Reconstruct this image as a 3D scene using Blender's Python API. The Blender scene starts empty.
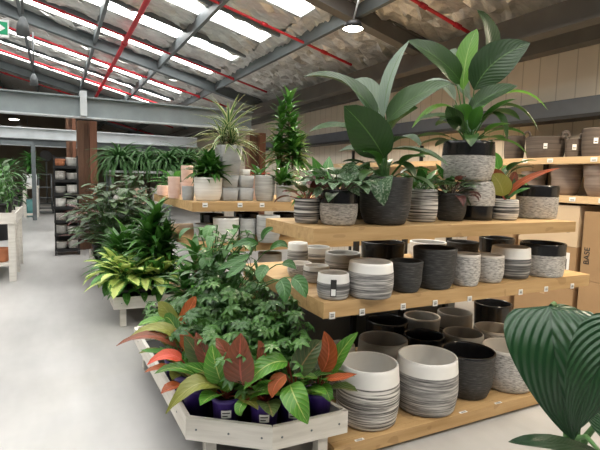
import bpy, math, random
from mathutils import Vector, Matrix
random.seed(7)
S = bpy.context.scene
COL = S.collection
V = Vector
PI = math.pi

# ------------------------------------------------------------------ camera
F, H = 480.0, 1.6
vy = V((-244, -53, F)).normalized()
vx = V((949, -22, F)); vx = (vx - vy * vx.dot(vy)).normalized()
vz = vx.cross(vy)
if vz.y > 0: vz = -vz
def ray(px, py):
    c = V((px - 300, py - 225, F)); return V((vx.dot(c), vy.dot(c), vz.dot(c)))
EYE = V((0, 0, H))
def PZ(px, py, z): r = ray(px, py); return EYE + r * ((z - H) / r.z)
def PY(px, py, y): r = ray(px, py); return EYE + r * (y / r.y)
def PX(px, py, x): r = ray(px, py); return EYE + r * (x / r.x)
def PD(px, py, d): return EYE + ray(px, py) * (d / F)
def depth(p): return ((p - EYE).dot(V((vx.z, vy.z, vz.z))))
cd = bpy.data.cameras.new('camera'); cam = bpy.data.objects.new('camera', cd); COL.objects.link(cam)
cx = V((vx.x, vy.x, vz.x)); cy = -V((vx.y, vy.y, vz.y)); cz = -V((vx.z, vy.z, vz.z))
cam.matrix_world = Matrix(((cx.x, cy.x, cz.x, 0), (cx.y, cy.y, cz.y, 0), (cx.z, cy.z, cz.z, H), (0, 0, 0, 1)))
cd.sensor_width = 36; cd.lens = 36 * F / 600; cd.clip_start = .05; cd.clip_end = 200
S.camera = cam

# ------------------------------------------------------------------ materials
def newmat(name):
    m = bpy.data.materials.new(name); m.use_nodes = True
    nt = m.node_tree; b = nt.nodes['Principled BSDF']
    return m, nt, b
def N(nt, t, **kw):
    n = nt.nodes.new(t)
    for k, v in kw.items():
        if k in n.inputs: n.inputs[k].default_value = v
        else: setattr(n, k, v)
    return n
def L(nt, a, b): nt.links.new(a, b)
def rgb(c): return (c[0], c[1], c[2], 1)
def mth(nt, op, a, b=None):
    n = nt.nodes.new('ShaderNodeMath'); n.operation = op
    for i, x in enumerate((a, b)):
        if x is None: continue
        if isinstance(x, (int, float)): n.inputs[i].default_value = x
        else: L(nt, x, n.inputs[i])
    return n.outputs[0]
def mix(nt, f, a, b):
    n = nt.nodes.new('ShaderNodeMix'); n.data_type = 'RGBA'
    if isinstance(f, (int, float)): n.inputs[0].default_value = f
    else: L(nt, f, n.inputs[0])
    for i, x in ((6, a), (7, b)):
        if isinstance(x, tuple): n.inputs[i].default_value = rgb(x)
        else: L(nt, x, n.inputs[i])
    return n.outputs[2]
def ramp(nt, fac, stops):
    r = nt.nodes.new('ShaderNodeValToRGB'); L(nt, fac, r.inputs[0])
    e = r.color_ramp.elements
    while len(e) < len(stops): e.new(.5)
    for el, (p, c) in zip(e, stops): el.position = p; el.color = rgb(c)
    return r.outputs[0]
def objcoord(nt, scale, rnd=True):
    tc = nt.nodes.new('ShaderNodeTexCoord'); mp = nt.nodes.new('ShaderNodeMapping')
    L(nt, tc.outputs['Object'], mp.inputs[0]); mp.inputs['Scale'].default_value = scale
    if rnd:
        oi = nt.nodes.new('ShaderNodeObjectInfo')
        m = nt.nodes.new('ShaderNodeVectorMath'); m.operation = 'SCALE'; m.inputs[0].default_value = (37, 19, 53)
        L(nt, oi.outputs['Random'], m.inputs['Scale']); L(nt, m.outputs[0], mp.inputs['Location'])
    return mp.outputs[0]
def noise(nt, vec, scale, detail=3, rough=.55):
    n = N(nt, 'ShaderNodeTexNoise', Scale=scale, Detail=detail, Roughness=rough); L(nt, vec, n.inputs['Vector']); return n.outputs[0]
def bump(nt, b, h, strength=.3, dist=.01):
    n = N(nt, 'ShaderNodeBump', Strength=strength, Distance=dist); L(nt, h, n.inputs['Height']); L(nt, n.outputs[0], b.inputs['Normal'])
def plain(name, c, rough=.6, metal=0, var=.12, scale=6, bmp=0):
    m, nt, b = newmat(name)
    v = objcoord(nt, (1, 1, 1)); n = noise(nt, v, scale, 4)
    lo = tuple(x * (1 - var) for x in c); hi = tuple(min(1, x * (1 + var)) for x in c)
    L(nt, ramp(nt, n, [(.3, lo), (.7, hi)]), b.inputs['Base Color'])
    b.inputs['Roughness'].default_value = rough; b.inputs['Metallic'].default_value = metal
    if bmp: bump(nt, b, noise(nt, v, scale * 6), bmp, .005)
    return m
def streak(name, stops, scale=(3, 3, 45), nscale=1.6, rough=.6, bmp=.3, detail=5):
    m, nt, b = newmat(name)
    v = objcoord(nt, scale); n = noise(nt, v, nscale, detail, .6)
    L(nt, ramp(nt, n, stops), b.inputs['Base Color']); b.inputs['Roughness'].default_value = rough
    if bmp: bump(nt, b, n, bmp, .004)
    return m
W_ = (.80, .78, .74)
M = {}
M['white_glaze'] = plain('white_glaze', (.82, .81, .78), .35, 0, .04)
M['black_glaze'] = plain('black_glaze', (.012, .012, .013), .22, 0, .1)
M['streak_black'] = streak('streak_black', [(.38, (.018, .018, .018)), (.48, (.22, .21, .2)), (.58, (.70, .68, .64)), (.75, (.75, .73, .69))], (1.6, 1.6, 60), 1.7)
M['streak_grey'] = streak('streak_grey', [(.34, (.07, .07, .07)), (.5, (.26, .255, .25)), (.64, (.56, .54, .51))], (3, 3, 75))
M['streak_dark'] = streak('streak_dark', [(.32, (.05, .05, .05)), (.5, (.16, .16, .16)), (.66, (.5, .49, .47))], (2, 2, 52))
M['speck'] = streak('speck', [(.34, (.17, .165, .155)), (.50, (.43, .41, .38)), (.64, (.64, .61, .57))], (15, 15, 75), 2.4)
M['speck_dark'] = streak('speck_dark', [(.36, (.13, .13, .12)), (.52, (.3, .29, .27)), (.65, (.4, .39, .36))], (18, 18, 60), 2.4)
M['charcoal'] = streak('charcoal', [(.34, (.018, .018, .018)), (.56, (.045, .044, .042)), (.72, (.12, .115, .11))], (9, 9, 110), 2.2, .7)
M['concrete'] = streak('concrete', [(.3, (.30, .31, .31)), (.7, (.43, .44, .44))], (3, 3, 8), 2, .8)
M['concrete_rib'] = streak('concrete_rib', [(.35, (.33, .33, .32)), (.65, (.52, .52, .5))], (2, 2, 50), 1.5, .8)
M['white_rib'] = streak('white_rib', [(.35, (.62, .61, .58)), (.65, (.78, .77, .74))], (2, 2, 40), 1.5, .6)
M['pink_clay'] = streak('pink_clay', [(.3, (.62, .40, .33)), (.7, (.74, .56, .48))], (3, 3, 8), 2, .8)
M['brown_rib'] = streak('brown_rib', [(.35, (.06, .047, .04)), (.65, (.12, .095, .08))], (1, 1, 60), 1.2, .75, .5)
M['brown_clay'] = streak('brown_clay', [(.35, (.17, .13, .11)), (.65, (.25, .20, .17))], (1, 1, 40), 1.2, .75, .4)
M['terracotta'] = plain('terracotta', (.45, .17, .08), .8)
M['grey_inside'] = plain('grey_inside', (.36, .355, .335), .7)
M['cream_inside'] = plain('cream_inside', (.66, .62, .56), .6, 0, .06)
M['purple'] = plain('purple_plastic', (.045, .02, .17), .4)
M['black_plastic'] = plain('black_plastic', (.02, .02, .02), .5)
M['soil'] = plain('soil', (.035, .022, .014), .95, 0, .5, 60, .8)
M['paper'] = plain('paper_label', (.78, .78, .76), .6, 0, .03)
M['ink'] = plain('ink', (.02, .02, .02), .6)
M['white_timber'] = streak('white_timber', [(.3, (.60, .57, .51)), (.7, (.76, .73, .67))], (1.5, 1.5, 14), 2, .7, .1)
M['black_steel'] = plain('black_steel', (.02, .02, .021), .45, .3)
M['truss'] = plain('truss_steel', (.27, .31, .32), .5, .2, .12, 3)
M['galv'] = plain('galvanised_steel', (.15, .175, .185), .5, .25, .12, 3)
M['galv_pale'] = plain('pale_steel', (.60, .64, .66), .5, .1, .1, 3)
M['dark_steel'] = plain('dark_steel', (.10, .11, .115), .55, .3, .2, 3)
M['brown_steel'] = plain('brown_steel', (.13, .122, .11), .6, .1, .15, 3)
M['red_paint'] = plain('red_paint', (.52, .018, .03), .45, 0, .12)
M['card'] = plain('cardboard', (.34, .215, .11), .85, 0, .08, 3)
M['card_light'] = plain('pale_cardboard', (.56, .43, .29), .85, 0, .06, 3)
M['teal'] = plain('teal_plastic', (.10, .30, .30), .5)
M['white_paint'] = plain('white_paint', (.75, .76, .77), .5, 0, .04)
M['green_sign'] = plain('green_sign', (.0, .30, .13), .4, 0, .05)
# timber
def wood(name, c1, c2, axis):
    m, nt, b = newmat(name)
    sc = {'x': (1.2, 14, 14), 'y': (14, 1.2, 14), 'z': (14, 14, 1.2)}[axis]
    v = objcoord(nt, sc); n = noise(nt, v, 1.6, 6, .6)
    k = noise(nt, objcoord(nt, (1, 1, 1)), 2.2, 2)
    c = ramp(nt, n, [(.28, c1), (.72, c2)])
    kn = mth(nt, 'GREATER_THAN', noise(nt, objcoord(nt, tuple(3 + x * .15 for x in sc)), 3.1, 0), .74)
    c = mix(nt, mth(nt, 'MULTIPLY', kn, .3), c, (.20, .10, .04))
    L(nt, c, b.inputs['Base Color']); b.inputs['Roughness'].default_value = .6; bump(nt, b, n, .12, .003)
    return m
M['pine'] = wood('pine', (.38, .23, .09), (.55, .365, .175), 'x')
M['pine_y'] = wood('pine_aisle', (.52, .36, .19), (.66, .48, .28), 'y')
M['post'] = wood('post_timber', (.085, .04, .022), (.20, .095, .05), 'z')
M['post_red'] = wood('post_timber_red', (.16, .06, .03), (.26, .11, .06), 'z')

# floor: polished concrete with cloudy wear
m, nt, b = newmat('polished_concrete'); v = objcoord(nt, (1, 1, 1), False)
n1 = noise(nt, v, .55, 5, .6); n2 = noise(nt, v, 22, 4, .7); n3 = noise(nt, objcoord(nt, (2.2, .5, 1), False), .8, 4)
c = ramp(nt, mth(nt, 'ADD', mth(nt, 'MULTIPLY', n1, .5), mth(nt, 'MULTIPLY', n3, .5)), [(.38, (.29, .287, .28)), (.62, (.47, .465, .455))])
c = mix(nt, mth(nt, 'MULTIPLY', n2, .12), c, (.33, .33, .33))
sx = nt.nodes.new('ShaderNodeSeparateXYZ'); L(nt, v, sx.inputs[0])
L(nt, c, b.inputs['Base Color']); b.inputs['Roughness'].default_value = .38
L(nt, ramp(nt, n1, [(.3, (.3,) * 3), (.7, (.5,) * 3)]), b.inputs['Roughness'])
M['floor'] = m
# roof insulation foil
m, nt, b = newmat('insulation_foil'); v = objcoord(nt, (1, 1, 1), False)
nA = noise(nt, objcoord(nt, (3.0, 9, 3), False), 1.6, 5, .65); vo = N(nt, 'ShaderNodeTexVoronoi', Scale=7.0); L(nt, v, vo.inputs['Vector'])
L(nt, ramp(nt, nA, [(.3, (.62, .62, .60)), (.7, (.86, .86, .83))]), b.inputs['Base Color'])
b.inputs['Metallic'].default_value = .7; b.inputs['Roughness'].default_value = .34
hh = mth(nt, 'ADD', nA, mth(nt, 'MULTIPLY', vo.outputs['Distance'], .6)); bump(nt, b, hh, .6, .05)
M['foil'] = m
# cladding with vertical joints
m, nt, b = newmat('cream_cladding'); v = objcoord(nt, (1, 1, 1), False); sp = nt.nodes.new('ShaderNodeSeparateXYZ'); L(nt, v, sp.inputs[0])
fr = mth(nt, 'FRACT', mth(nt, 'MULTIPLY', sp.outputs[1], 4.0)); g = mth(nt, 'LESS_THAN', fr, .06)
c = mix(nt, g, ramp(nt, noise(nt, v, 1.2), [(.3, (.64, .57, .47)), (.7, (.70, .63, .53))]), (.48, .42, .34))
L(nt, c, b.inputs['Base Color']); b.inputs['Roughness'].default_value = .6
M['cladding'] = m
M['wall_far'] = plain('far_wall_render', (.17, .135, .095), .8, 0, .12, 1.5)
# skylight sheet: daylight coming through translucent sheeting
m, nt, b = newmat('skylight_sheet')
e = N(nt, 'ShaderNodeEmission', Strength=8.0, Color=(1, .985, .95, 1)); L(nt, e.outputs[0], nt.nodes['Material Output'].inputs[0])
M['sky'] = m
m, nt, b = newmat('lamp_glow'); e = N(nt, 'ShaderNodeEmission', Strength=30, Color=(1, .93, .8, 1)); L(nt, e.outputs[0], nt.nodes['Material Output'].inputs[0])
M['glow'] = m

def leafmat(name, c1, c2, rib=(.25, .4, .15), ribw=.05, veins=8, vs=.25, rough=.35, slant=.28, edge=None, edgew=.7, centre=None, centrew=.5, mott=None, mottt=.56, transl=.22, under=None, bmp=.35):
    m, nt, b = newmat(name)
    uv = nt.nodes.new('ShaderNodeUVMap'); sp = nt.nodes.new('ShaderNodeSeparateXYZ'); L(nt, uv.outputs[0], sp.inputs[0])
    u, w = sp.outputs[0], sp.outputs[1]
    d = mth(nt, 'MULTIPLY', mth(nt, 'ABSOLUTE', mth(nt, 'SUBTRACT', u, .5)), 2.0)
    at = N(nt, 'ShaderNodeAttribute', attribute_name='tint')
    v = objcoord(nt, (1, 1, 1)); n = noise(nt, v, 9, 3)
    t = mth(nt, 'ADD', mth(nt, 'MULTIPLY', at.outputs['Fac'], .8), mth(nt, 'MULTIPLY', mth(nt, 'SUBTRACT', n, .4), .5))
    c = mix(nt, t, c1, c2)
    wob = mth(nt, 'MULTIPLY', mth(nt, 'SUBTRACT', noise(nt, v, 45, 2), .5), .8)
    if centre: c = mix(nt, mth(nt, 'LESS_THAN', mth(nt, 'ADD', d, wob), centrew), c, centre)
    if edge: c = mix(nt, mth(nt, 'GREATER_THAN', mth(nt, 'ADD', d, mth(nt, 'MULTIPLY', wob, .3)), edgew), c, edge)
    if mott: c = mix(nt, mth(nt, 'GREATER_THAN', noise(nt, v, 90, 2), mottt), c, mott)
    wave = mth(nt, 'SINE', mth(nt, 'MULTIPLY', mth(nt, 'SUBTRACT', w, mth(nt, 'MULTIPLY', d, slant)), veins * 2 * PI))
    vm = mth(nt, 'MULTIPLY', mth(nt, 'GREATER_THAN', wave, .88), vs)
    c = mix(nt, vm, c, rib)
    c = mix(nt, mth(nt, 'LESS_THAN', d, ribw), c, rib)
    if under:
        ge = nt.nodes.new('ShaderNodeNewGeometry'); c = mix(nt, ge.outputs['Backfacing'], c, under)
    L(nt, c, b.inputs['Base Color']); b.inputs['Roughness'].default_value = rough
    h = mth(nt, 'SUBTRACT', mth(nt, 'MULTIPLY', wave, .5), mth(nt, 'MULTIPLY', mth(nt, 'LESS_THAN', d, ribw), 1.5))
    bump(nt, b, h, bmp, .004)
    tr = nt.nodes.new('ShaderNodeBsdfTranslucent'); L(nt, c, tr.inputs[0])
    ms = nt.nodes.new('ShaderNodeMixShader'); ms.inputs[0].default_value = transl
    out = nt.nodes['Material Output']; L(nt, b.outputs[0], ms.inputs[1]); L(nt, tr.outputs[0], ms.inputs[2]); L(nt, ms.outputs[0], out.inputs[0])
    return m
LM = {}
LM['lily'] = leafmat('lily_leaf', (.012, .042, .007), (.035, .095, .014), (.07, .15, .035), .03, 13, .06, .4, bmp=.3)
LM['lily_pale'] = leafmat('pale_leaf_back', (.22, .30, .24), (.34, .42, .34), (.16, .26, .12), .05, 11, .3, .5)
LM['lily_bright'] = leafmat('bright_leaf', (.09, .26, .025), (.17, .38, .05), (.30, .46, .12), .04, 11, .25, .35, transl=.4)  # bright copy of the lily leaf; light shining through partly painted in
LM['fore'] = leafmat('foreground_leaf', (.012, .055, .017), (.024, .085, .028), (.008, .038, .012), .014, 6, .25, .32, slant=.9, bmp=.8, transl=.1)
LM['drac'] = leafmat('dracaena_leaf', (.018, .085, .012), (.085, .23, .035), (.05, .14, .04), .06, 1, 0, .3)
LM['drac_var'] = leafmat('variegated_strap_leaf', (.03, .10, .03), (.08, .18, .05), (.10, .2, .06), .05, 1, 0, .4, edge=(.62, .64, .36), edgew=.62)
LM['dief'] = leafmat('dumb_cane_leaf', (.035, .15, .02), (.08, .26, .03), (.55, .62, .22), .05, 9, .3, .4, centre=(.58, .68, .20), centrew=.66, transl=.3)
LM['schef'] = leafmat('umbrella_leaflet', (.018, .075, .014), (.10, .24, .045), (.12, .25, .08), .07, 6, .1, .28)
LM['heart'] = leafmat('heart_leaf', (.03, .12, .022), (.075, .21, .04), (.14, .28, .10), .05, 6, .25, .3)
LM['calathea'] = leafmat('calathea_leaf', (.02, .055, .018), (.10, .17, .065), (.16, .24, .13), .06, 9, .3, .4, under=(.075, .06, .035))
LM['red_dark'] = leafmat('dark_red_leaf', (.07, .02, .02), (.14, .04, .03), (.2, .05, .05), .06, 7, .2, .4)
LM['ph_green'] = leafmat('philodendron_green', (.04, .16, .02), (.12, .32, .04), (.40, .50, .14), .05, 8, .3, .3, transl=.25)
LM['ph_dark'] = leafmat('philodendron_dark', (.035, .06, .022), (.07, .11, .03), (.22, .14, .06), .05, 8, .25, .35)
LM['ph_olive'] = leafmat('philodendron_olive', (.16, .17, .03), (.27, .28, .06), (.32, .32, .10), .05, 8, .25, .4)
LM['ph_orange'] = leafmat('philodendron_orange', (.34, .07, .02), (.52, .15, .045), (.72, .18, .08), .06, 8, .3, .35, transl=.3)
LM['ph_red'] = leafmat('philodendron_red', (.50, .045, .03), (.62, .10, .05), (.75, .14, .10), .06, 8, .3, .35)
LM['ph_brown'] = leafmat('philodendron_bronze', (.13, .042, .022), (.25, .085, .04), (.40, .09, .06), .06, 8, .3, .35)
LM['satin'] = leafmat('mottled_leaf', (.04, .10, .04), (.08, .16, .06), (.06, .14, .07), .05, 6, .1, .4, mott=(.24, .31, .21), mottt=.55)
LM['fern'] = leafmat('fern_pinna', (.022, .09, .02), (.07, .19, .045), (.07, .17, .05), .08, 4, .0, .45)
LM['green'] = leafmat('plain_green_leaf', (.03, .14, .025), (.09, .28, .05), (.18, .36, .10), .05, 8, .2, .35, transl=.3)
M['stem'] = plain('green_stem', (.06, .16, .04), .5)
M['stem_dark'] = plain('dark_stem', (.05, .03, .02), .6)
M['stem_red'] = plain('red_stem', (.30, .05, .04), .5)
M['cane'] = plain('woody_cane', (.16, .11, .07), .8)

# ------------------------------------------------------------------ mesh builder
class MB:
    def __init__(s): s.v = []; s.f = []; s.m = []; s.uv = []; s.t = []; s.mats = []; s.sm = []
    def mi(s, mat):
        if mat not in s.mats: s.mats.append(mat)
        return s.mats.index(mat)
    def vert(s, p, uv=(.5, .5), t=.5): s.v.append(tuple(p)); s.uv.append(uv); s.t.append(t); return len(s.v) - 1
    def face(s, ids, mat, smooth=True): s.f.append(tuple(ids)); s.m.append(s.mi(mat)); s.sm.append(smooth)
    def box(s, lo, hi, mat, R=None, o=(0, 0, 0)):
        i = len(s.v); o = V(o)
        for z in (lo[2], hi[2]):
            for y in (lo[1], hi[1]):
                for x in (lo[0], hi[0]):
                    p = V((x, y, z)); p = (R @ p if R else p) + o; s.vert(p)
        for q in ((0, 2, 3, 1), (4, 5, 7, 6), (0, 1, 5, 4), (2, 6, 7, 3), (0, 4, 6, 2), (1, 3, 7, 5)): s.face([i + k for k in q], mat, False)
    def prism(s, poly, z0, z1, mat):
        i = len(s.v); n = len(poly)
        for z in (z0, z1):
            for p in poly: s.vert((p[0], p[1], z))
        s.face([i + n + k for k in range(n)], mat, False); s.face([i + n - 1 - k for k in range(n)], mat, False)
        for k in range(n): s.face((i + k, i + (k + 1) % n, i + n + (k + 1) % n, i + n + k), mat, False)
    def tube(s, pts, r, mat, n=6, cap=True):
        pts = [V(p) for p in pts]; rs = r if isinstance(r, (list, tuple)) else [r] * len(pts)
        prev = None; rings = []
        for k, p in enumerate(pts):
            t = (pts[min(k + 1, len(pts) - 1)] - pts[max(k - 1, 0)]).normalized()
            a = t.orthogonal().normalized() if prev is None else (prev - t * prev.dot(t)).normalized()
            prev = a; b = t.cross(a)
            rings.append([s.vert(p + (a * math.cos(2 * PI * j / n) + b * math.sin(2 * PI * j / n)) * rs[k]) for j in range(n)])
        for A, B in zip(rings, rings[1:]):
            for j in range(n): s.face((A[j], A[(j + 1) % n], B[(j + 1) % n], B[j]), mat)
        if cap: s.face(rings[0][::-1], mat, False); s.face(rings[-1], mat, False)
    def lathe(s, prof, mats, n=36, o=(0, 0, 0)):
        o = V(o); rings = []
        for r, z in prof:
            if r < 1e-5: rings.append([s.vert(o + V((0, 0, z)))])
            else: rings.append([s.vert(o + V((r * math.cos(2 * PI * j / n), r * math.sin(2 * PI * j / n), z))) for j in range(n)])
        for k in range(len(prof) - 1):
            A, B = rings[k], rings[k + 1]; mat = mats[k] if isinstance(mats, list) else mats
            for j in range(n):
                q = (j + 1) % n
                if len(A) == 1: s.face((A[0], B[q], B[j]), mat)
                elif len(B) == 1: s.face((A[j], A[q], B[0]), mat)
                else: s.face((A[j], A[q], B[q], B[j]), mat)
    def blade(s, pts, w, nh, mat, prof='ovate', nx=1, fold=.25, t=None, wave=0, curl=0, bend=0):
        """leaf blade along pts (list of Vectors); nh = the direction its upper face looks"""
        t = random.random() if t is None else t; n = len(pts) - 1; rows = []
        ph = random.random() * 6
        for k, p in enumerate(pts):
            a = (pts[min(k + 1, n)] - pts[max(k - 1, 0)]).normalized(); nn = nh[k] if isinstance(nh, list) else nh
            sd = a.cross(nn)
            sd = sd.normalized() if sd.length > 1e-4 else a.orthogonal().normalized()
            up = sd.cross(a).normalized(); q = k / n; hw = w * .5 * PROF[prof](q)
            row = []
            for j in range(-nx, nx + 1):
                u = j / nx
                off = up * (fold * abs(u) * hw - curl * u * u * hw + (wave * math.sin(q * 17 + ph + (2 if u < 0 else 0)) * abs(u) ** 2 * w if wave else 0))
                row.append(s.vert(p + sd * (u * hw) + off, (.5 + u * .5, q), t))
            rows.append(row)
        for A, B in zip(rows, rows[1:]):
            for j in range(2 * nx): s.face((A[j], A[j + 1], B[j + 1], B[j]), mat)
    def squash(s, axis, lim, k=.12, when=None):
        for i, p in enumerate(s.v):
            if p[axis] > lim and (when is None or when(p)):
                p = list(p); p[axis] = lim + (p[axis] - lim) * k; s.v[i] = tuple(p)
    def build(s, name, parent=None, loc=None):
        me = bpy.data.meshes.new(name)
        off = V(loc) if loc is not None else V((0, 0, 0))
        me.from_pydata([tuple(V(p) - off) for p in s.v], [], s.f)
        for mt in s.mats: me.materials.append(mt)
        me.polygons.foreach_set('material_index', s.m); me.polygons.foreach_set('use_smooth', s.sm)
        uvl = me.uv_layers.new(name='UVMap'); d = []
        for lp in me.loops: d.extend(s.uv[lp.vertex_index])
        uvl.data.foreach_set('uv', d)
        at = me.attributes.new('tint', 'FLOAT', 'POINT'); at.data.foreach_set('value', s.t)
        me.update(); o = bpy.data.objects.new(name, me); COL.objects.link(o)
        if parent is not None: o.parent = parent
        if loc is not None: o.location = loc if parent is None else V(loc) - parent.location
        elif parent is not None: o.location = -V(parent.location)
        return o
PROF = {
 'shoulder': lambda q: max(.02, math.sin(PI * min(1, q) ** .5) ** .7) if q < 1 else .02,
 'ellip': lambda q: max(.03, math.sin(PI * min(1, q) ** .88) ** .7) if q < 1 else .02,
 'ovate': lambda q: max(.02, math.sin(PI * min(1, q) ** .74) ** .72) if q < 1 else .02,
 'lance': lambda q: max(.02, math.sin(PI * min(1, q) ** .6) ** 1.1) if q < 1 else .02,
 'strap': lambda q: max(.03, min(1, .45 + q * 4) * (1 - q ** 2.6)),
 'heart': lambda q: max(.02, math.sin(PI * (.12 + .88 * q) ** .55) ** .8) if q < 1 else .02,
 'oblong': lambda q: max(.03, math.sin(PI * q ** .8) ** .6) if 0 < q < 1 else .05,
}
def tag(o, label=None, cat=None, group=None, kind=None):
    if label: o['label'] = label
    if cat: o['category'] = cat
    if group: o['group'] = group
    if kind: o['kind'] = kind
    return o
def struct(o): o['kind'] = 'structure'; return o
def thing(name, loc, label, cat, group=None):
    o = bpy.data.objects.new(name, None); COL.objects.link(o); o.location = loc; o.empty_display_size = .1
    return tag(o, label, cat, group)

# ------------------------------------------------------------------ leaf helpers
def sph(az, el): return V((math.cos(az) * math.cos(el), math.sin(az) * math.cos(el), math.sin(el)))
def arc(p, az, el, length, droop, n):
    pts = [V(p)]
    for k in range(n):
        e = el - droop * (k + .5) / n; pts.append(pts[-1] + sph(az, e) * (length / n))
    return pts, el - droop
def leaf(mb, p, az, el, length, w, droop, mat, prof='ovate', n=6, nx=1, pet=0, petm=None, petr=.003, fold=.25, t=None, petdroop=.3, wave=0):
    """a leaf on a petiole of length pet that starts at p"""
    if pet > 0:
        pp, el2 = arc(p, az, el, pet, petdroop, 4); mb.tube(pp, [petr * 1.3] + [petr] * 4, petm or M['stem'], 5, False)
        p = pp[-1]; el = el2
    pts, e = arc(p, az, el, length, droop, n)
    nh = []
    for k in range(n + 1):
        ee = el - droop * k / n; nh.append(sph(az, ee + PI / 2))
    mb.blade(pts, w, nh, mat, prof, nx, fold, t, wave)
def bez(a, b, c, n): return [a * (1 - t) ** 2 + b * 2 * t * (1 - t) + c * t * t for t in [k / n for k in range(n + 1)]]
def rosette(mb, c, nleaf, length, w, mat, el=(.2, 1.3), droop=(.5, 1.2), pet=.1, prof='ovate', petm=None, n=6, fold=.25, jit=.25, az0=None, petr=.003, nx=1, wave=0):
    a0 = random.random() * 6 if az0 is None else az0
    for k in range(nleaf):
        q = k / max(1, nleaf - 1); az = a0 + 2.4 * k + random.uniform(-jit, jit)
        e = el[0] + (el[1] - el[0]) * q + random.uniform(-.12, .12); l = length * random.uniform(.75, 1.1)
        mt = random.choice(mat) if isinstance(mat, list) else mat
        leaf(mb, V(c) + sph(az, 0) * .01, az, e, l, w * random.uniform(.85, 1.15), random.uniform(*droop), mt, prof, n, nx, pet * random.uniform(.7, 1.2) if pet else 0, petm, petr, fold, None, .3, wave)
def palmate(mb, p, az, el, size, mat, k=7):
    ax = sph(az, el); a = ax.orthogonal().normalized(); b = ax.cross(a); t = random.random()
    for j in range(k):
        th = 2 * PI * j / k + random.uniform(-.15, .15)
        d = (a * math.cos(th) + b * math.sin(th)); l = size * random.uniform(.8, 1.1)
        p0 = V(p); p1 = p0 + d * l * .5 + ax * l * .12; p2 = p0 + d * l * .95 - ax * l * .18
        mb.blade([p0, (p0 + p1) / 2 + ax * l * .05, p1, (p1 + p2) / 2 + ax * .02 * l, p2], l * .40, ax, mat, 'ellip', 1, .15, t)

# ------------------------------------------------------------------ SETTING
mb = MB(); mb.box((-9, -3, -.1), (9, 34, 0), M['floor']); struct(mb.build('floor'))
RT, RX, RZ = .252, 5.55, 3.45
def zr(x): return RZ + RT * (RX - x)
XL = -8.0
SK = [(5.0 + 1.68 * 0 - 5.0, 0)]
sky_bands = []
y = 6.42 - 1.68 * 5
while y < 18.5: sky_bands.append((y, y + .62)); y += 1.68
def foilgrid(mb, x0, x1, y0, y1, off, mat):
    nx_, ny_ = max(1, round((x1 - x0) / .17)), max(1, round((y1 - y0) / .10)); rows = []
    for j in range(ny_ + 1):
        rows.append([mb.vert((x0 + (x1 - x0) * i / nx_ + random.uniform(-.05, .05) * (0 < i < nx_), y0 + (y1 - y0) * j / ny_ + random.uniform(-.04, .04) * (0 < j < ny_), zr(x0 + (x1 - x0) * i / nx_) + off - .005 - random.random() ** 1.6 * .085)) for i in range(nx_ + 1)])
    for A, B in zip(rows, rows[1:]):
        for i in range(nx_): mb.face((A[i], A[i + 1], B[i + 1]), mat, False); mb.face((A[i], B[i + 1], B[i]), mat, False)
def roofbox(mb, x0, x1, y0, y1, off, th, mat):
    i = len(mb.v)
    for dz in (0, th):
        for (x, yy) in ((x0, y0), (x1, y0), (x1, y1), (x0, y1)): mb.vert((x, yy, zr(x) + off + dz))
    for q in ((3, 2, 1, 0), (4, 5, 6, 7), (0, 1, 5, 4), (1, 2, 6, 5), (2, 3, 7, 6), (3, 0, 4, 7)): mb.face([i + k for k in q], mat, False)
mb = MB(); py = -3.0
for a, b_ in sky_bands:
    roofbox(mb, XL, 3.5, py, a, .17, .05, M['foil']); foilgrid(mb, XL if py < 18 else -4, 3.5, py, a, .165, M['foil']); py = b_
roofbox(mb, XL, 3.5, py, 34, .17, .05, M['foil']); roofbox(mb, 3.5, 5.75, -3, 34, .17, .05, M['foil']); foilgrid(mb, 3.5, 5.5, -3, 22, .165, M['foil'])
struct(mb.build('ceiling'))
for k, (a, b_) in enumerate(sky_bands):
    mb = MB(); roofbox(mb, XL, 3.5, a, b_, .2, .02, M['sky']); struct(mb.build('window_%d' % (k + 1)))
k = 0
def trim(fn):
    global k
    k += 1; mb = MB(); fn(mb); return struct(mb.build('trim_%d' % k))
# purlins running along the aisle
for x in (-5.0, -3.55, -2.1, -.63, .84, 2.3, 3.77):
    def f(mb, x=x):
        z = zr(x)
        mb.box((x - .012, -3, z - .05), (x + .012, 34, z + .155), M['galv']); mb.box((x - .012, -3, z - .062), (x + .055, 34, z - .05), M['galv'])
    trim(f)
# sloping portal rafters
for y, mt in ((-1.0, 'brown_steel'), (5.85, 'brown_steel'), (12.5, 'galv'), (20.0, 'galv'), (27.0, 'galv')):
    def f(mb, y=y, mt=mt):
        for (dy, z0, z1) in ((.07, .115, .13), (.012, -.12, .115), (.09, -.135, -.12)): roofbox(mb, XL, 5.5, y - dy, y + dy, z0, z1 - z0, M[mt])
    trim(f)
# light battens beside the skylights
for a, b_ in sky_bands:
    if a < 3: continue
    def f(mb, a=a): roofbox(mb, XL, 3.5, a - .28, a - .22, .06, .09, M['galv'])
    trim(f)
# ties on the horizontal trusses
def truss(mb, y, z0, z1, x0, x1, mt, fl=.13):
    mb.box((x0, y - .015, z0), (x1, y + .015, z1), M[mt]); mb.box((x0, y - fl, z0 - .025), (x1, y + fl, z0), M['galv_pale']); mb.box((x0, y - fl, z1), (x1, y + fl, z1 + .025), M[mt])
trim(lambda mb: (truss(mb, 10.45, 2.68, 3.04, XL, 4.0, 'truss'), mb.box((.44, 10.25, 2.69), (.56, 10.66, 3.16), M['galv_pale'])))
trim(lambda mb: truss(mb, 16.0, 2.56, 2.82, XL, 4.2, 'galv_pale'))
trim(lambda mb: truss(mb, 22.0, 2.62, 2.85, XL, 5.3, 'galv'))
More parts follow.
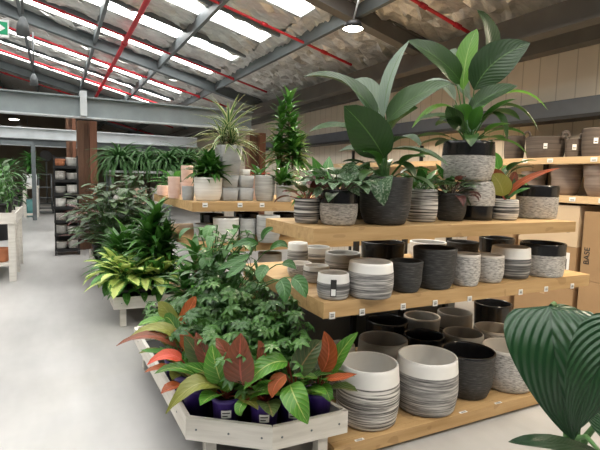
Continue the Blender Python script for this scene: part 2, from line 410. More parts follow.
# eave beams on the right
trim(lambda mb: (mb.box((4.86, -3, 3.28), (4.90, 34, 3.55), M['brown_steel']), mb.box((4.78, -3, 3.25), (4.98, 34, 3.28), M['brown_steel'])))
trim(lambda mb: (mb.box((5.30, -3, 3.20), (5.5, 34, 3.42), M['brown_steel'])))
for y in (3.0, 4.6, 7.3, 9.5):
    trim(lambda mb, y=y: mb.box((4.9, y - .04, 3.32), (5.3, y + .04, 3.4), M['brown_steel']))
# right wall + grey band
mb = MB(); mb.box((5.55, -3, 0), (5.65, 34, 3.6), M['cladding']); struct(mb.build('wall_right'))
trim(lambda mb: mb.box((5.40, -3, 2.38), (5.55, 20, 2.62), M['dark_band']))if False else None
M['band'] = plain('grey_band', (.085, .095, .11), .5, .1, .1)
trim(lambda mb: (mb.box((5.34, -3, 2.40), (5.55, 22, 2.60), M['band']), mb.box((5.25, -3, 2.36), (5.55, 22, 2.40), M['black_steel'])))
mb = MB(); mb.box((-9, 33, 0), (5.55, 33.2, 6.5), M['wall_far']); struct(mb.build('wall_back'))
mb = MB(); mb.box((-9.2, -3, 0), (-8, 33, 7.2), M['wall_far']); struct(mb.build('wall_left'))
# columns under the truss
def column(x0, x1, y0, y1, z1, nm='timber_column'):
    mb = MB(); w = (x1 - x0)
    mb.box((x0, y0 + .04, 0), (x0 + w * .33, y1 - .03, z1), M['post']); mb.box((x0 + w * .34, y0 + .09, 0), (x0 + w * .62, y1 - .08, z1), M['post'])
    mb.box((x0 + w * .63, y0, 0), (x1, y1, z1), M['post_red']); return struct(mb.build(nm))
column(.40, .77, 10.85, 11.25, 2.66)
p = PY(257, 160, 10.9); column(p.x - .2, p.x + .2, 10.85, 11.2, 2.66)
p = PY(71.5, 160, 17.0); column(p.x - .14, p.x + .14, 17, 17.3, 4.0)
p = PY(35, 170, 26.0)

# ------------------------------------------------------------------ services under the roof
def pipe_slope(y, x0, x1, label, r=.023):
    mb = MB(); pts = [(x0 + (x1 - x0) * i / 12, y, zr(x0 + (x1 - x0) * i / 12) - .03) for i in range(13)]
    mb.tube(pts, r, M['red_paint'], 8)
    for i in range(1, 13, 2): mb.tube([V(pts[i]) - V((.05, 0, -.0125)), V(pts[i]) + V((.05, 0, -.0125))], r * 1.5, M['red_paint'], 8)
    tag(mb.build('sprinkler_pipe'), label, 'pipe', 'red sprinkler pipes under the roof')
pipe_slope(4.88, 1.5, 5.0, 'short red sprinkler pipe behind the tallest broad leaf at upper right')
pipe_slope(7.43, -2, 4.72, 'red sprinkler pipe sloping down to the lit floodlight')
pipe_slope(11.0, -6, 4.6, 'long red sprinkler pipe ending above the tall dark dracaena')
pipe_slope(14.0, -6, 4.6, 'red sprinkler pipe starting just below the exit sign', .026)
pipe_slope(17.2, -6, 4.6, 'thin red sprinkler pipe just in front of the far roof beam', .026)
pipe_slope(21.5, -6, 4.6, 'faint red sprinkler pipe beyond the second steel beam', .03)
pipe_slope(26.2, -6, 4.6, 'most distant red sprinkler pipe above the far shop floor', .03)
mb = MB(); mb.tube([(1.34, y, zr(1.34) - .18) for y in (3.0, 8, 13, 18, 24)], .045, M['red_paint'], 10)
for y in (7.43, 11.0, 14.0, 17.2): mb.tube([(1.34, y, zr(1.34) - .2), (1.34, y, zr(1.34) + .0)], .03, M['red_paint'], 8); mb.tube([(1.34, y - .08, zr(1.34) - .18), (1.34, y + .08, zr(1.34) - .18)], .062, M['red_paint'], 10)
tag(mb.build('sprinkler_main'), 'thick red water main running along the aisle under the roof', 'pipe')
def floodlight(x, y, z, label, on=True):
    t = thing('floodlight', (x, y, z), label, 'lamp', 'round floodlights')
    mb = MB(); mb.lathe([(0, .10), (.06, .10), (.10, .07), (.13, .0), (.125, .0)], M['black_steel'], 24, (x, y, z)); mb.build('housing', t)
    mb = MB(); mb.lathe([(.125, .004), (.09, -.012), (0, -.02)], M['glow'], 24, (x, y, z)); mb.build('lens', t)
    mb = MB(); mb.tube([(x, y, z + .1), (x + .05, y - .1, zr(x) - .0)], .012, M['galv_pale'], 6); mb.build('drop_rod', t)
    ld = bpy.data.lights.new('floodlight_glow', 'SPOT'); ld.energy = 330; ld.color = (1, .84, .62); ld.spot_size = 2.6; ld.spot_blend = .6; ld.shadow_soft_size = .12
    lo = bpy.data.objects.new('floodlight_glow', ld); COL.objects.link(lo); lo.location = (x, y, z - .04)
p = PY(353, 29, 5.3)
floodlight(p.x, 5.3, p.z, 'glowing round floodlight hanging under the roof beside the steel rafter')
floodlight(4.3, 2.2, 3.45, 'unseen floodlight added over the aisle by the cardboard boxes')  # out of view; added to warm and brighten the right side
floodlight(4.3, -.6, 3.45, 'unseen floodlight added over the near end of the right aisle')  # second added lamp, out of view, lighting the near right aisle
# hanging bell speakers
for (px, py, y, lab) in ((23, 30, 9.0, 'dark bell shaped speaker hanging beside the exit sign'), (34, 82, 13.7, 'smaller dark hanging speaker just above the long steel beam')):
    p = PY(px, py, y); x, z = p.x, p.z
    t = thing('hanging_speaker', (x, y, z), lab, 'speaker', 'dark hanging speakers')
    mb = MB(); mb.lathe([(0, .20), (.03, .20), (.06, .14), (.085, .08), (.10, -.08), (.09, -.08), (0, -.04)], M['dark_steel'], 20, (x, y, z)); mb.build('bell', t)
    mb = MB(); mb.tube([(x, y, z + .24), (x, y, zr(x))], .02, M['dark_steel'], 6); mb.build('hanger', t)
# exit sign
p = PY(2, 28, 8.0); x, y, z = p.x - .12, 8.0, p.z
t = thing('exit_sign', (x, y, z), 'green and white running man exit sign hanging at the upper left', 'sign')
mb = MB(); mb.box((x - .28, y, z - .12), (x + .20, y + .05, z + .12), M['white_paint']); mb.build('sign_box', t)
mb = MB(); mb.box((x - .265, y - .004, z - .085), (x + .185, y - .001, z + .085), M['green_sign']); mb.build('sign_panel', t)
mb = MB()
mb.face([mb.vert((x + a, y - .007, z + b)) for a, b in ((.02, .02), (.08, .02), (.08, .06), (.16, 0), (.08, -.06), (.08, -.02), (.02, -.02))], M['white_paint'], False); mb.build('arrow', t)
mb = MB()
mb.lathe([(0, .0), (.02, .0), (.02, .004), (0, .004)], M['white_paint'], 12)
for i in range(len(mb.v)):
    a, b, c = mb.v[i]; mb.v[i] = (x - .09 + a, y - .005 - c, z + .058 + b)
for q in (((-.12, .03), (-.07, .035), (-.10, -.03), (-.14, -.02)), ((-.11, -.03), (-.07, -.02), (-.05, -.07), (-.07, -.075)), ((-.14, -.02), (-.11, -.03), (-.17, -.075), (-.19, -.065)), ((-.08, .03), (-.03, -.005), (-.045, -.015), (-.085, .01))):
    mb.face([mb.vert((x + a, y - .007, z + b)) for a, b in q], M['white_paint'], False)
mb.build('running_figure', t)
mb = MB(); mb.tube([(x, y + .02, z + .12), (x, y + .02, zr(x))], .01, M['dark_steel'], 6); mb.build('hanger', t)
# far downlights
for (px, py, y, lab) in ((14, 119.5, 24, 'far ceiling lamp, the one highest under the near steel beam'), (19.5, 128, 24.5, 'far ceiling lamp just above the white second beam'), (28, 140.5, 25, 'far ceiling lamp just below the white second beam')):
    p = PY(px, py, y); t = thing('pendant_lamp', (p.x, y, p.z), lab, 'lamp', 'far ceiling lamps')
    mb = MB(); mb.lathe([(0, .1), (.1, .1), (.2, 0), (.19, 0)], M['dark_steel'], 16, p); mb.build('shade', t)
    mb = MB(); mb.lathe([(.19, .003), (.1, -.03), (0, -.04)], M['glow'], 16, p); mb.build('bulb', t)
    mb = MB(); mb.tube([p + V((0, 0, .1)), V((p.x, p.y, zr(p.x)))], .012, M['dark_steel'], 5); mb.build('cord', t)

# ------------------------------------------------------------------ pots
INNER = {}
STY = {  # body, rim, inside, rim share, (rb, rmid, rt) as share of the widest radius
 'b_streak': ('streak_black', 'white_glaze', 'white_glaze', .27, (.90, 1.0, .92)),
 'b_grey': ('streak_grey', 'white_glaze', 'white_glaze', .25, (.90, 1.0, .93)),
 'w_dark': ('streak_dark', 'white_glaze', 'cream_inside', .33, (.88, 1.0, .93)),
 'charcoal': ('charcoal', 'charcoal', 'black_plastic', .04, (.74, .95, 1.0)),
 'charc_rim': ('charcoal', 'black_glaze', 'black_glaze', .05, (.76, .95, 1.0)),
 'speck': ('speck', 'cream_inside', 'cream_inside', .05, (.84, 1.0, .96)),
 'speck_g': ('speck_dark', 'grey_inside', 'grey_inside', .12, (.84, 1.0, .96)),
 'grey_band': ('streak_dark', 'grey_inside', 'grey_inside', .38, (.84, 1.0, .97)),
 'blacktop': ('speck', 'black_glaze', 'black_glaze', .33, (.92, .99, 1.0)),
 'blacktop_b': ('speck', 'black_glaze', 'black_glaze', .36, (.86, 1.0, .95)),
 'grey_light': ('grey_inside', 'cream_inside', 'grey_inside', .03, (.78, .95, 1.0)),
 'stripe': ('streak_black', 'streak_black', 'cream_inside', .05, (.86, 1.0, .94)),
 'black': ('black_glaze', 'black_glaze', 'black_glaze', .05, (.8, .96, 1.0)),
 'concrete': ('concrete', 'concrete', 'grey_inside', .05, (.86, .93, 1.0)),
 'conc_cube': ('concrete', 'concrete', 'grey_inside', .05, (.84, .93, 1.0)),
 'conc_rib': ('concrete_rib', 'concrete_rib', 'grey_inside', .05, (.80, 1.0, .97)),
 'white': ('white_rib', 'white_rib', 'grey_inside', .04, (.80, .97, 1.0)),
 'pink': ('pink_clay', 'pink_clay', 'pink_clay', .05, (.9, .96, 1.0)),
 'brown': ('brown_rib', 'brown_rib', 'brown_clay', .05, (.86, .96, 1.0)),
 'clay': ('brown_clay', 'brown_clay', 'brown_clay', .4, (.66, .95, 1.0)),
 'terra': ('terracotta', 'terracotta', 'terracotta', .25, (.7, .88, 1.0)),
}
def potmesh(r, h, sty, wall=None, fill=None):
    bo, ri, ins, rs, (kb, km, kt) = STY[sty]; mb = MB(); wall = wall or min(.014, r * .12)
    def rad(q):
        if q < .45: a = q / .45; return r * (kb + (km - kb) * math.sin(a * PI / 2))
        a = (q - .45) / .55; return r * (km + (kt - km) * (1 - math.cos(a * PI / 2)) ** .9)
    pr = [(0, 0), (r * kb * .9, 0), (r * kb * .985, h * .012)]; mt = [M[bo]] * 2
    qs = sorted(set([.03 + .97 * i / 14 for i in range(15)] + [1 - rs]))
    for q in qs: pr.append((rad(q), h * q)); mt.append(M[ri] if q > 1 - rs + 1e-6 else M[bo])
    rt = pr[-1][0]
    if sty == 'clay': pr = [(a * (1.06 if z > h * .61 else 1), z) for a, z in pr]; rt = pr[-1][0]
    pr += [(rt - wall * .3, h + wall * .35), (rt - wall * .8, h + wall * .3), (rt - wall, h * .985)]; mt += [M[ri]] * 3
    pr += [(rad(.7) - wall, h * .7), (rad(.3) - wall, h * .3), (rad(.12) - wall * 1.5, h * .1), (0, h * .1)]; mt += [M[ins]] * 4
    mb.lathe(pr, mt, 40); return mb
def sqpot(w, h, k, mat, inm, n=5):
    """square tapering planter with rounded corners"""
    mb = MB(); rings = []
    def ring(hw, z, rc):
        ids = []
        for q in range(4):
            cxs, cys = ((1, 1), (-1, 1), (-1, -1), (1, -1))[q]
            for j in range(n):
                a = q * PI / 2 + PI / 2 * j / (n - 1); ids.append(mb.vert((cxs * (hw - rc) + rc * math.cos(a), cys * (hw - rc) + rc * math.sin(a), z)))
        return ids
    hw = w / 2; rc = w * .1
    prof = [(hw * k - .004, 0), (hw * k, .006), (hw, h), (hw - .012, h), (hw * k - .02, h * .1)]
    for a, z in prof: rings.append(ring(a, z, min(rc, a)))
    mb.face(rings[0][::-1], mat, False)
    for i, (A, B) in enumerate(zip(rings, rings[1:])):
        for j in range(len(A)): q = (j + 1) % len(A); mb.face((A[j], A[q], B[q], B[j]), inm if i >= 3 else mat, True)
    mb.face(rings[-1], inm, False); return mb
PL = []
def place(cxp, wpx, zs, base, rim):
    """where a pot stands: cxp/wpx its middle and width in the photo, zs its support, base ('b', y of its front foot) or ('Y', depth), rim = y of its rim"""
    if base[0] == 'b':
        f = PZ(cxp, base[1], zs); d = depth(f)
        r = wpx / 2 * d / F; r = wpx / 2 * (d + r * .9) / F
        g = V((f.x, f.y, 0)).normalized(); c = V((f.x, f.y, zs)) + g * r * .88
    else:
        c = PY(cxp, rim, base[1]); r = wpx / 2 * depth(c) / F; c.z = zs
    k = ray(cxp, rim); s = math.hypot(c.x, c.y) / math.hypot(k.x, k.y); h = H + k.z * s - zs
    c.z += .0015; return c, r, h
def pot(cxp, wpx, zs, base, rim, sty, label, group, name='plant_pot', hmax=None):
    c, r, h = place(cxp, wpx, zs, base, rim)
    if hmax: h = min(h, hmax)
    o = potmesh(r, h, sty).build(name); o.location = c; o.rotation_euler.z = random.random() * 6
    tag(o, label, 'pot', group); PL.append((label, c, r, h, zs)); return o, c, r, h
def planted(cxp, wpx, zs, base, rim, sty, label, group, cat='potted plant', name='potted_plant'):
    c, r, h = place(cxp, wpx, zs, base, rim)
    t = thing(name, c, label, cat, group)
    o = potmesh(r, h, sty).build('pot', t); o.location = (0, 0, 0); o.rotation_euler.z = random.random() * 6
    mb = MB(); mb.lathe([(r * .86, h * .88), (r * .4, h * .9), (0, h * .91)], M['soil'], 24); s = mb.build('soil', t); s.location = (0, 0, 0)
    PL.append((label, c, r, h, zs)); return t, c, r, h

Zb, Zm, Zt = .10, .94, 1.345   # shelf tops of the near display
G1 = 'pots on the bottom shelf'; G2 = 'pots on the middle shelf'; G3 = 'pots on the top shelf'
# --- bottom shelf, front row
pot(366, 63, Zb, ('b', 432), 362, 'b_streak', 'big pot with white rim and bold black brush stripes beside the white bench', G1)
pot(424, 62, Zb, ('b', 418), 355, 'b_grey', 'big pot with white rim and dark grey brushed body, second along bottom shelf front', G1)
pot(465, 52, Zb, ('b', 402), 350, 'charc_rim', 'black ridged pot with open black rim at the bottom shelf front', G1)
pot(506, 52, Zb, ('b', 394), 346, 'speck', 'pale speckled pot with pinkish cream rim at bottom shelf front, beside foreground leaf', G1)
pot(566, 46, Zb, ('b', 383), 346, 'stripe', 'striped grey pot at right end of the bottom shelf, mostly behind the foreground leaf', G1)
# --- bottom shelf, second row
pot(383, 50, Zb, ('Y', 2.86), 339, 'grey_band', 'wide grey bowl rimmed pot right behind the two white rimmed pots', G1)
pot(424, 40, Zb, ('Y', 2.90), 335, 'black', 'glossy black pot behind the big dark grey brushed pot', G1)
pot(463, 41, Zb, ('Y', 2.80), 333, 'speck_g', 'grey speckled pot directly behind the black ridged pot', G1)
pot(495, 42, Zb, ('Y', 2.78), 328, 'speck', 'beige speckled pot second row behind the cream rimmed pot', G1)
pot(341, 30, Zb, ('Y', 2.74), 345, 'b_grey', 'pale grey pot half hidden behind the bench leaves on the bottom shelf', G1)
# --- bottom shelf, back row
pot(387, 42, Zb, ('Y', 3.24), 320, 'black', 'black pot in the back row of bottom shelf, at its left end', G1)
pot(422, 36, Zb, ('Y', 3.22), 316, 'grey_light', 'dark grey pot with thin pale rim, back row of bottom shelf', G1)
pot(455, 35, Zb, ('Y', 3.18), 312, 'grey_band', 'grey pot with light rim line, third in the back row of bottom shelf', G1)
pot(493, 36, Zb, ('Y', 3.2), 303, 'black', 'tall black pot at the back of the bottom shelf right of the grey ones', G1)
# --- middle shelf, front row
o, c, r, h = pot(332.7, 33, Zm, ('b', 301), 273, 'w_dark', 'small white rimmed pot with a black hang tag on middle shelf corner', G2)
g = V((-c.x, -c.y, 0)).normalized()
mb = MB(); sdv = g.cross(V((0, 0, 1))); q0 = c + g * (r * 1.03) + V((0, 0, h * .42)) + sdv * -.002
Rm = Matrix((sdv, g, V((0, 0, 1)))).transposed()
mb.box((-.016, -.001, -.032), (.016, .002, .06), M['ink'], Rm, q0); mb.box((-.012, .002, -.028), (.012, .003, .008), M['paper'], Rm, q0)
tg = mb.build('hang_tag'); tg.parent = o; tg.matrix_parent_inverse = Matrix.Translation(c).inverted(); o.rotation_euler.z = 0
pot(369.5, 46, Zm, ('b', 300.5), 262, 'b_grey', 'white rimmed grey brushed pot, largest at front of middle shelf', G2)
pot(405, 33, Zm, ('b', 294), 261, 'charcoal', 'dark charcoal pot right of the largest white rimmed pot on middle shelf', G2)
pot(433, 43, Zm, ('b', 291), 248, 'charcoal', 'larger charcoal pot with woven texture in the centre of middle shelf', G2)
pot(464, 29, Zm, ('b', 287), 254, 'speck', 'grey speckled pot right of the large charcoal pot on middle shelf', G2)
pot(487, 30, Zm, ('b', 283.5), 255, 'speck', 'squat pale speckled pot left of the white topped banded pot', G2)
pot(509, 38, Zm, ('b', 279.5), 247, 'w_dark', 'white topped pot with smoky grey bands on the middle shelf', G2)
pot(540.5, 42, Zm, ('b', 277.5), 243, 'blacktop', 'black topped speckled grey pot at right end of middle shelf', G2)
# --- middle shelf behind
pot(316.5, 27, Zm, ('Y', 2.68), 266, 'b_grey', 'white rimmed pot just behind the small pot with the hang tag', G2)
pot(343, 36, Zm, ('Y', 2.88), 253, 'grey_band', 'grey pot with dark brushed base behind the largest white rimmed pot', G2)
pot(383, 44, Zm, ('Y', 2.85), 242, 'black', 'wide black pot under the top shelf, behind the smaller charcoal pot', G2)
pot(428, 36, Zm, ('Y', 3.15), 242, 'white', 'pale pot at the very back above the large charcoal pot', G2)
pot(463, 31, Zm, ('Y', 2.85), 242, 'charcoal', 'dark grey pot behind the grey speckled pot on middle shelf', G2)
pot(497, 34, Zm, ('Y', 2.85), 238, 'black', 'black pot behind the white topped banded pot on middle shelf', G2)
pot(318, 25, Zm, ('Y', 3.3), 247, 'grey_band', 'grey and black brushed pot at the back left of middle shelf', G2)
pot(298, 21, Zm, ('Y', 3.06), 243, 'b_grey', 'white topped pot under the left edge of the top shelf', G2)
pot(300, 25, Zm, ('Y', 2.86), 263, 'speck', 'low grey speckled pot at left edge of middle shelf above the leaves', G2)

# ------------------------------------------------------------------ near display stand
def shelf(mb, x0, x1, y0, y1, z, th, mt='pine'):
    mb.box((x0, y0, z - th), (x1, y0 + .05, z), M[mt]); mb.box((x0, y0 + .052, z - .03), (x1, y1, z), M[mt]); mb.box((x0, y0 + .051, z - th), (x0 + .04, y1, z - .0305), M[mt]); mb.box((x1 - .04, y0 + .051, z - th), (x1, y1, z - .0305), M[mt])
t = thing('display_stand', (1.3, 2.2, 0), 'near pine display stand with three shelves of brushed pots on black uprights', 'display stand', 'pine display stands')
mb = MB(); shelf(mb, 1.36, 3.9, 2.18, 3.5, Zb, .08); bs = mb.build('shelf_board', t)
mb = MB(); shelf(mb, 1.264, 3.56, 2.18, 3.42, Zm, .088); ms = mb.build('shelf_board', t)
mb = MB(); shelf(mb, 1.172, 3.3, 2.15, 2.78, Zt, .075); ts = mb.build('shelf_board', t)
for (x, y) in ((2.36, 3.53), (2.9, 3.53), (3.45, 3.53)):
    mb = MB(); mb.box((x - .02, y - .02, 0), (x + .02, y + .02, Zt - .08), M['black_steel']); mb.build('upright', t)
    mb = MB(); mb.box((x - .015, 2.5, Zm - .088), (x + .015, y - .021, Zm - .031), M['black_steel']); mb.build('bracket', t)
    mb = MB(); mb.box((x - .015, 2.3, Zt - .1), (x + .015, y + .02, Zt - .076), M['black_steel']); mb.build('bracket', t)
mb = MB(); mb.box((1.45, 3.552, .02), (3.6, 3.57, Zm - .12), M['dark_steel']); mb.build('added_dark_backing', t)  # added dark sheet standing in for the deep shade behind the pots
for (px, py) in ((332, 315.5), (362, 312), (403, 306.5), (435, 303), (469.5, 299), (520.5, 292), (546, 289), (572, 286)):
    p = PY(px, py, 2.178); mb = MB(); mb.box((p.x - .017, 2.174, p.z - .018), (p.x + .017, 2.1795, p.z + .018), M['paper'])
    for q in (-.008, -.002, .006): mb.box((p.x - .012, 2.1725, p.z + q), (p.x + .010, 2.1738, p.z + q + .003), M['ink'])
    mb.build('price_ticket', t)
for (px, py) in ((356, 437), (461, 411), (496, 402)):
    p = PZ(px, py, Zb); mb = MB(); mb.box((p.x - .03, 2.182, Zb + .0005), (p.x + .03, 2.2, Zb + .003), M['paper'])
    for q in (.001, .008): mb.box((p.x - .022, 2.183 + q, Zb + .0031), (p.x + .018, 2.183 + q + .003, Zb + .0036), M['ink'])
    mb.build('price_ticket', t)

exec_later = []
# ------------------------------------------------------------------ top shelf plants
t, c, r, h = planted(306.5, 26, Zt, ('b', 224), 199, 'stripe', 'small striped pot of dark reddish leaves at left corner of top shelf', G3)
mb = MB(); b0 = c + V((0, 0, h * .9)); rosette(mb, b0, 16, .13, .07, [LM['red_dark'], LM['red_dark'], LM['satin'], LM['ph_dark']], (.4, 1.3), (.5, 1.2), .09, 'ovate', M['stem_red']); mb.build('foliage', t)
for i in range(9):
    pass
t, c, r, h = planted(338, 38, Zt, ('b', 226), 191, 'blacktop_b', 'black topped white crackled pot with silver mottled leaves on top shelf', G3)
mb = MB(); b0 = c + V((0, 0, h * .92)); rosette(mb, b0, 26, .10, .085, LM['satin'], (.1, 1.25), (.6, 1.4), .16, 'heart', M['stem_dark'], wave=.02)
for i in range(9):
    a = random.uniform(2.6, 5.2); leaf(mb, b0 + sph(a, 0) * r * .5, a, .7, .10, .09, 1.1, LM['satin'], 'heart', 5, 2, .12, M['stem_dark'])
mb.build('foliage', t)

def pleaf(mb, px, w, mat, face, d, n=10, nx=3, prof='ellip', fold=.3, stem=None, curl=0, wave=.012):
    """broad leaf whose midrib runs through three photo points at depths d; face = where its upper side looks"""
    P = [PD(a[0], a[1], d[i] if isinstance(d, (list, tuple)) else d) for i, a in enumerate(px)]
    ctl = P[1] * 2 - (P[0] + P[2]) / 2
    nrm = cx * face[0] + cz * -face[1] + cy * face[2]
    mb.blade(bez(P[0], ctl, P[2], n), w, nrm, mat, prof, nx, fold, None, wave, curl)
    return P[0]
toC = lambda p: (EYE - p).normalized()
t, c, r, h = planted(384, 53, Zt, ('b', 226), 178, 'charcoal', 'large charcoal pot with big glossy upright broad leaved plant on top shelf', G3)
mb = MB(); dB = depth(c); b0 = c + V((0, 0, h * .9)); cam_f = V((-.35, -.85, .35))
spec = [([(378, 118), (345, 84), (303, 77)], .15, 'lily', (-.2, -.5, .8), (dB - .02, dB - .05, dB - .12)),
 ([(384, 118), (390, 78), (409, 41)], .085, 'lily_pale', (-.75, -.6, .1), (dB, dB - .03, dB - .03)),
 ([(382, 118), (368, 92), (350, 83)], .12, 'lily_pale', (-.4, -.75, .4), (dB + .05, dB + .08, dB + .12)),
 ([(387, 122), (415, 97), (452, 84)], .15, 'lily', (.1, -.65, .7), (dB, dB - .04, dB - .1)),
 ([(384, 158), (368, 132), (344, 106)], .19, 'lily', (-.45, -.85, .25), (dB - .1, dB - .2, dB - .28)),
 ([(380, 148), (345, 128), (309, 132)], .09, 'lily', (-.1, -.5, .8), (dB - .05, dB - .12, dB - .2)),
 ([(386, 150), (404, 138), (421, 146)], .10, 'lily', (.2, -.5, .8), (dB - .05, dB - .15, dB - .22)),
 ([(387, 150), (420, 152), (448, 166)], .11, 'lily', (.2, -.3, .9), (dB, dB - .08, dB - .16)),
 ([(380, 158), (358, 150), (338, 152)], .11, 'lily', (-.1, -.4, .9), (dB + .05, dB + .1, dB + .15)),
 ([(384, 178), (381, 183), (384, 206)], .11, 'satin', (-.3, -.9, .25), (dB - .1, dB - .2, dB - .22)),
 ([(390, 165), (405, 166), (415, 178)], .08, 'lily', (.3, -.5, .7), (dB - .05, dB - .1, dB - .15)),
 ([(383, 140), (376, 120), (366, 100)], .13, 'lily', (-.3, .5, .8), (dB + .1, dB + .18, dB + .22)),
 ([(386, 140), (398, 118), (418, 108)], .12, 'lily', (.3, .5, .7), (dB + .1, dB + .2, dB + .25)),
 ([(372, 172), (350, 175), (360, 196)], .09, 'satin', (-.3, -.8, .5), (dB - .1, dB - .2, dB - .2))]
for px, w, mt, fc, d in spec:
    p0 = pleaf(mb, px, w * 1.22, LM[mt], fc, d)
    mid = (b0 + p0) / 2 + V((0, 0, .04)); mb.tube(bez(b0 + V((random.uniform(-.03, .03), random.uniform(-.03, .03), 0)), mid, p0, 5), [.007, .006, .006, .005, .005, .004], M['stem'], 6, False)
rosette(mb, b0, 12, .22, .085, [LM['lily'], LM['lily'], LM['drac']], (.2, 1.3), (.5, 1.2), .12, 'ellip', None, 8, .3, .3, .5, .005, 2)
mb.build('foliage', t)
t, c, r, h = planted(421, 31, Zt, ('b', 222.5), 190, 'stripe', 'white pot with black brush stripes right of the large charcoal planter', G3)
mb = MB(); b0 = c + V((0, 0, h * .9)); rosette(mb, b0, 16, .16, .06, [LM['lily'], LM['drac']], (.6, 1.4), (.4, 1.0), .08, 'lance'); mb.build('foliage', t)
t, c, r, h = planted(450, 31, Zt, ('b', 221.5), 194, 'charcoal', 'small charcoal pot with dark mottled leaves on top shelf', G3)
mb = MB(); b0 = c + V((0, 0, h * .92)); rosette(mb, b0, 26, .09, .07, [LM['satin'], LM['lily'], LM['red_dark']], (.1, 1.25), (.6, 1.4), .12, 'heart', M['stem_dark'], wave=.02); mb.build('foliage', t)
# stacked pair with the tallest plant
lo_o, c, r, h = pot(475, 35, Zt, ('b', 220.5), 182, 'blacktop_b', 'pale crackled pot with black foot band under the tallest plant, lower of stacked pair', G3); lo_o.location.z = Zt + h + .007; lo_o.rotation_euler = (PI, 0, 0)
zz = Zt + h + .0095
c2, r2, h2 = V((c.x - .05, c.y + .05, zz)), 25.5 * depth(c) / F, .262
t = thing('potted_plant', c2, 'dark topped crackled pot with the tallest broad leaved plant, upper of the stacked pair', 'potted plant', G3)
o = potmesh(r2, h2, 'blacktop_b').build('pot', t); o.location = (0, 0, 0)
mb = MB(); mb.lathe([(r2 * .86, h2 * .88), (0, h2 * .9)], M['soil'], 24); mb.build('soil', t).location = (0, 0, 0)
mb = MB(); dB = depth(c2); b0 = c2 + V((0, 0, h2 * .9))
spec = [([(462, 84), (440, 60), (407, 41)], .19, 'lily', (-.3, -.75, .55), (dB, dB - .08, dB - .15), .2),
 ([(463, 90), (467, 55), (477, 29)], .115, 'lily_bright', (-.45, -.85, .2), (dB - .02, dB, dB + .03), .3),
 ([(488, 62), (489, 35), (477, 10)], .15, 'lily', (.5, -.8, .2), (dB + .1, dB + .1, dB + .05), .3),
 ([(474, 90), (495, 62), (530, 43)], .21, 'lily', (.1, -.9, .35), (dB - .08, dB - .12, dB - .15), .2),
 ([(457, 86), (430, 90), (394, 122)], .125, 'lily', (-.2, -.6, .75), (dB - .02, dB - .12, dB - .22), .25),
 ([(468, 112), (488, 97), (518, 86)], .13, 'lily', (.2, -.75, .6), (dB - .05, dB - .15, dB - .22), .3),
 ([(478, 112), (515, 92), (548, 110)], .085, 'lily_bright', (.2, -.3, .9), (dB, dB - .05, dB - .1), .3),
 ([(480, 118), (512, 106), (538, 130)], .10, 'lily', (.2, -.3, .9), (dB - .05, dB - .15, dB - .2), .3),
 ([(482, 120), (498, 116), (507, 140)], .085, 'lily', (.3, -.6, .7), (dB - .1, dB - .18, dB - .2), .3),
 ([(455, 100), (440, 83), (419, 85)], .09, 'lily_pale', (-.2, -.4, .85), (dB + .05, dB + .12, dB + .18), .3),
 ([(462, 118), (440, 116), (418, 120)], .07, 'lily', (-.2, -.5, .8), (dB - .05, dB - .12, dB - .2), .3),
 ([(466, 130), (455, 120), (447, 106)], .10, 'lily', (-.4, -.8, .4), (dB - .1, dB - .16, dB - .2), .3),
 ([(470, 132), (474, 118), (470, 96)], .08, 'lily_pale', (-.2, -.9, .3), (dB - .05, dB - .05, dB - .05), .3),
 ([(455, 110), (435, 108), (412, 128)], .06, 'lily_bright', (-.2, -.5, .8), (dB + .05, dB + .02, dB), .3),
 ([(470, 100), (455, 62), (459, 52)], .10, 'lily_pale', (.2, .8, .4), (dB + .1, dB + .15, dB + .2), .3),
 ([(474, 120), (500, 112), (520, 120)], .08, 'lily', (.3, .2, .9), (dB + .1, dB + .18, dB + .25), .3)]
for px, w, mt, fc, d, fo in spec:
    p0 = pleaf(mb, px, w * 1.25, LM[mt], fc, d, fold=fo)
    mid = (b0 + p0) / 2 + V((0, 0, .05)); mb.tube(bez(b0 + V((random.uniform(-.03, .03), random.uniform(-.03, .03), 0)), mid, p0, 5), [.008, .007, .007, .006, .005, .004], M['stem'], 6, False)
rosette(mb, b0, 18, .27, .10, [LM['lily'], LM['lily'], LM['drac']], (.3, 1.35), (.5, 1.2), .16, 'ellip', None, 8, .3, .3, .5, .006, 2)
mb.build('foliage', t)
t, c, r, h = planted(503.6, 27, Zt, ('b', 220.5), 200, 'stripe', 'small crackled white pot with bronze and olive leaved plant on top shelf', G3)
mb = MB(); dB = depth(c); b0 = c + V((0, 0, h * .9))
for px, w, mt, fc, d in [([(503, 196), (500, 184), (492, 174)], .14, 'ph_olive', (-.4, -.9, .2), (dB - .05, dB - .12, dB - .14)),
 ([(505, 198), (526, 180), (560, 168)], .055, 'ph_orange', (.1, -.7, .7), (dB, dB - .05, dB - .1)), ([(504, 198), (498, 178), (488, 170)], .10, 'ph_brown', (-.2, .3, .9), (dB + .05, dB + .04, dB)),
 ([(506, 198), (512, 180), (516, 172)], .08, 'ph_brown', (.4, -.8, .3), (dB, dB, dB)), ([(506, 200), (518, 192), (530, 188)], .04, 'green', (.2, -.6, .8), (dB - .05, dB - .1, dB - .12)), ([(504, 198), (512, 190), (514, 178)], .06, 'lily', (.3, -.8, .4), (dB, dB - .02, dB))]:
    p0 = pleaf(mb, px, w, LM[mt], fc, d); mb.tube(bez(b0, (b0 + p0) / 2, p0, 3), .004, M['stem_red'], 5, False)
mb.build('foliage', t)
pot(535.5, 39, Zt, ('b', 219), 186, 'blacktop', 'black topped grey speckled pot at the right end of top shelf', G3)
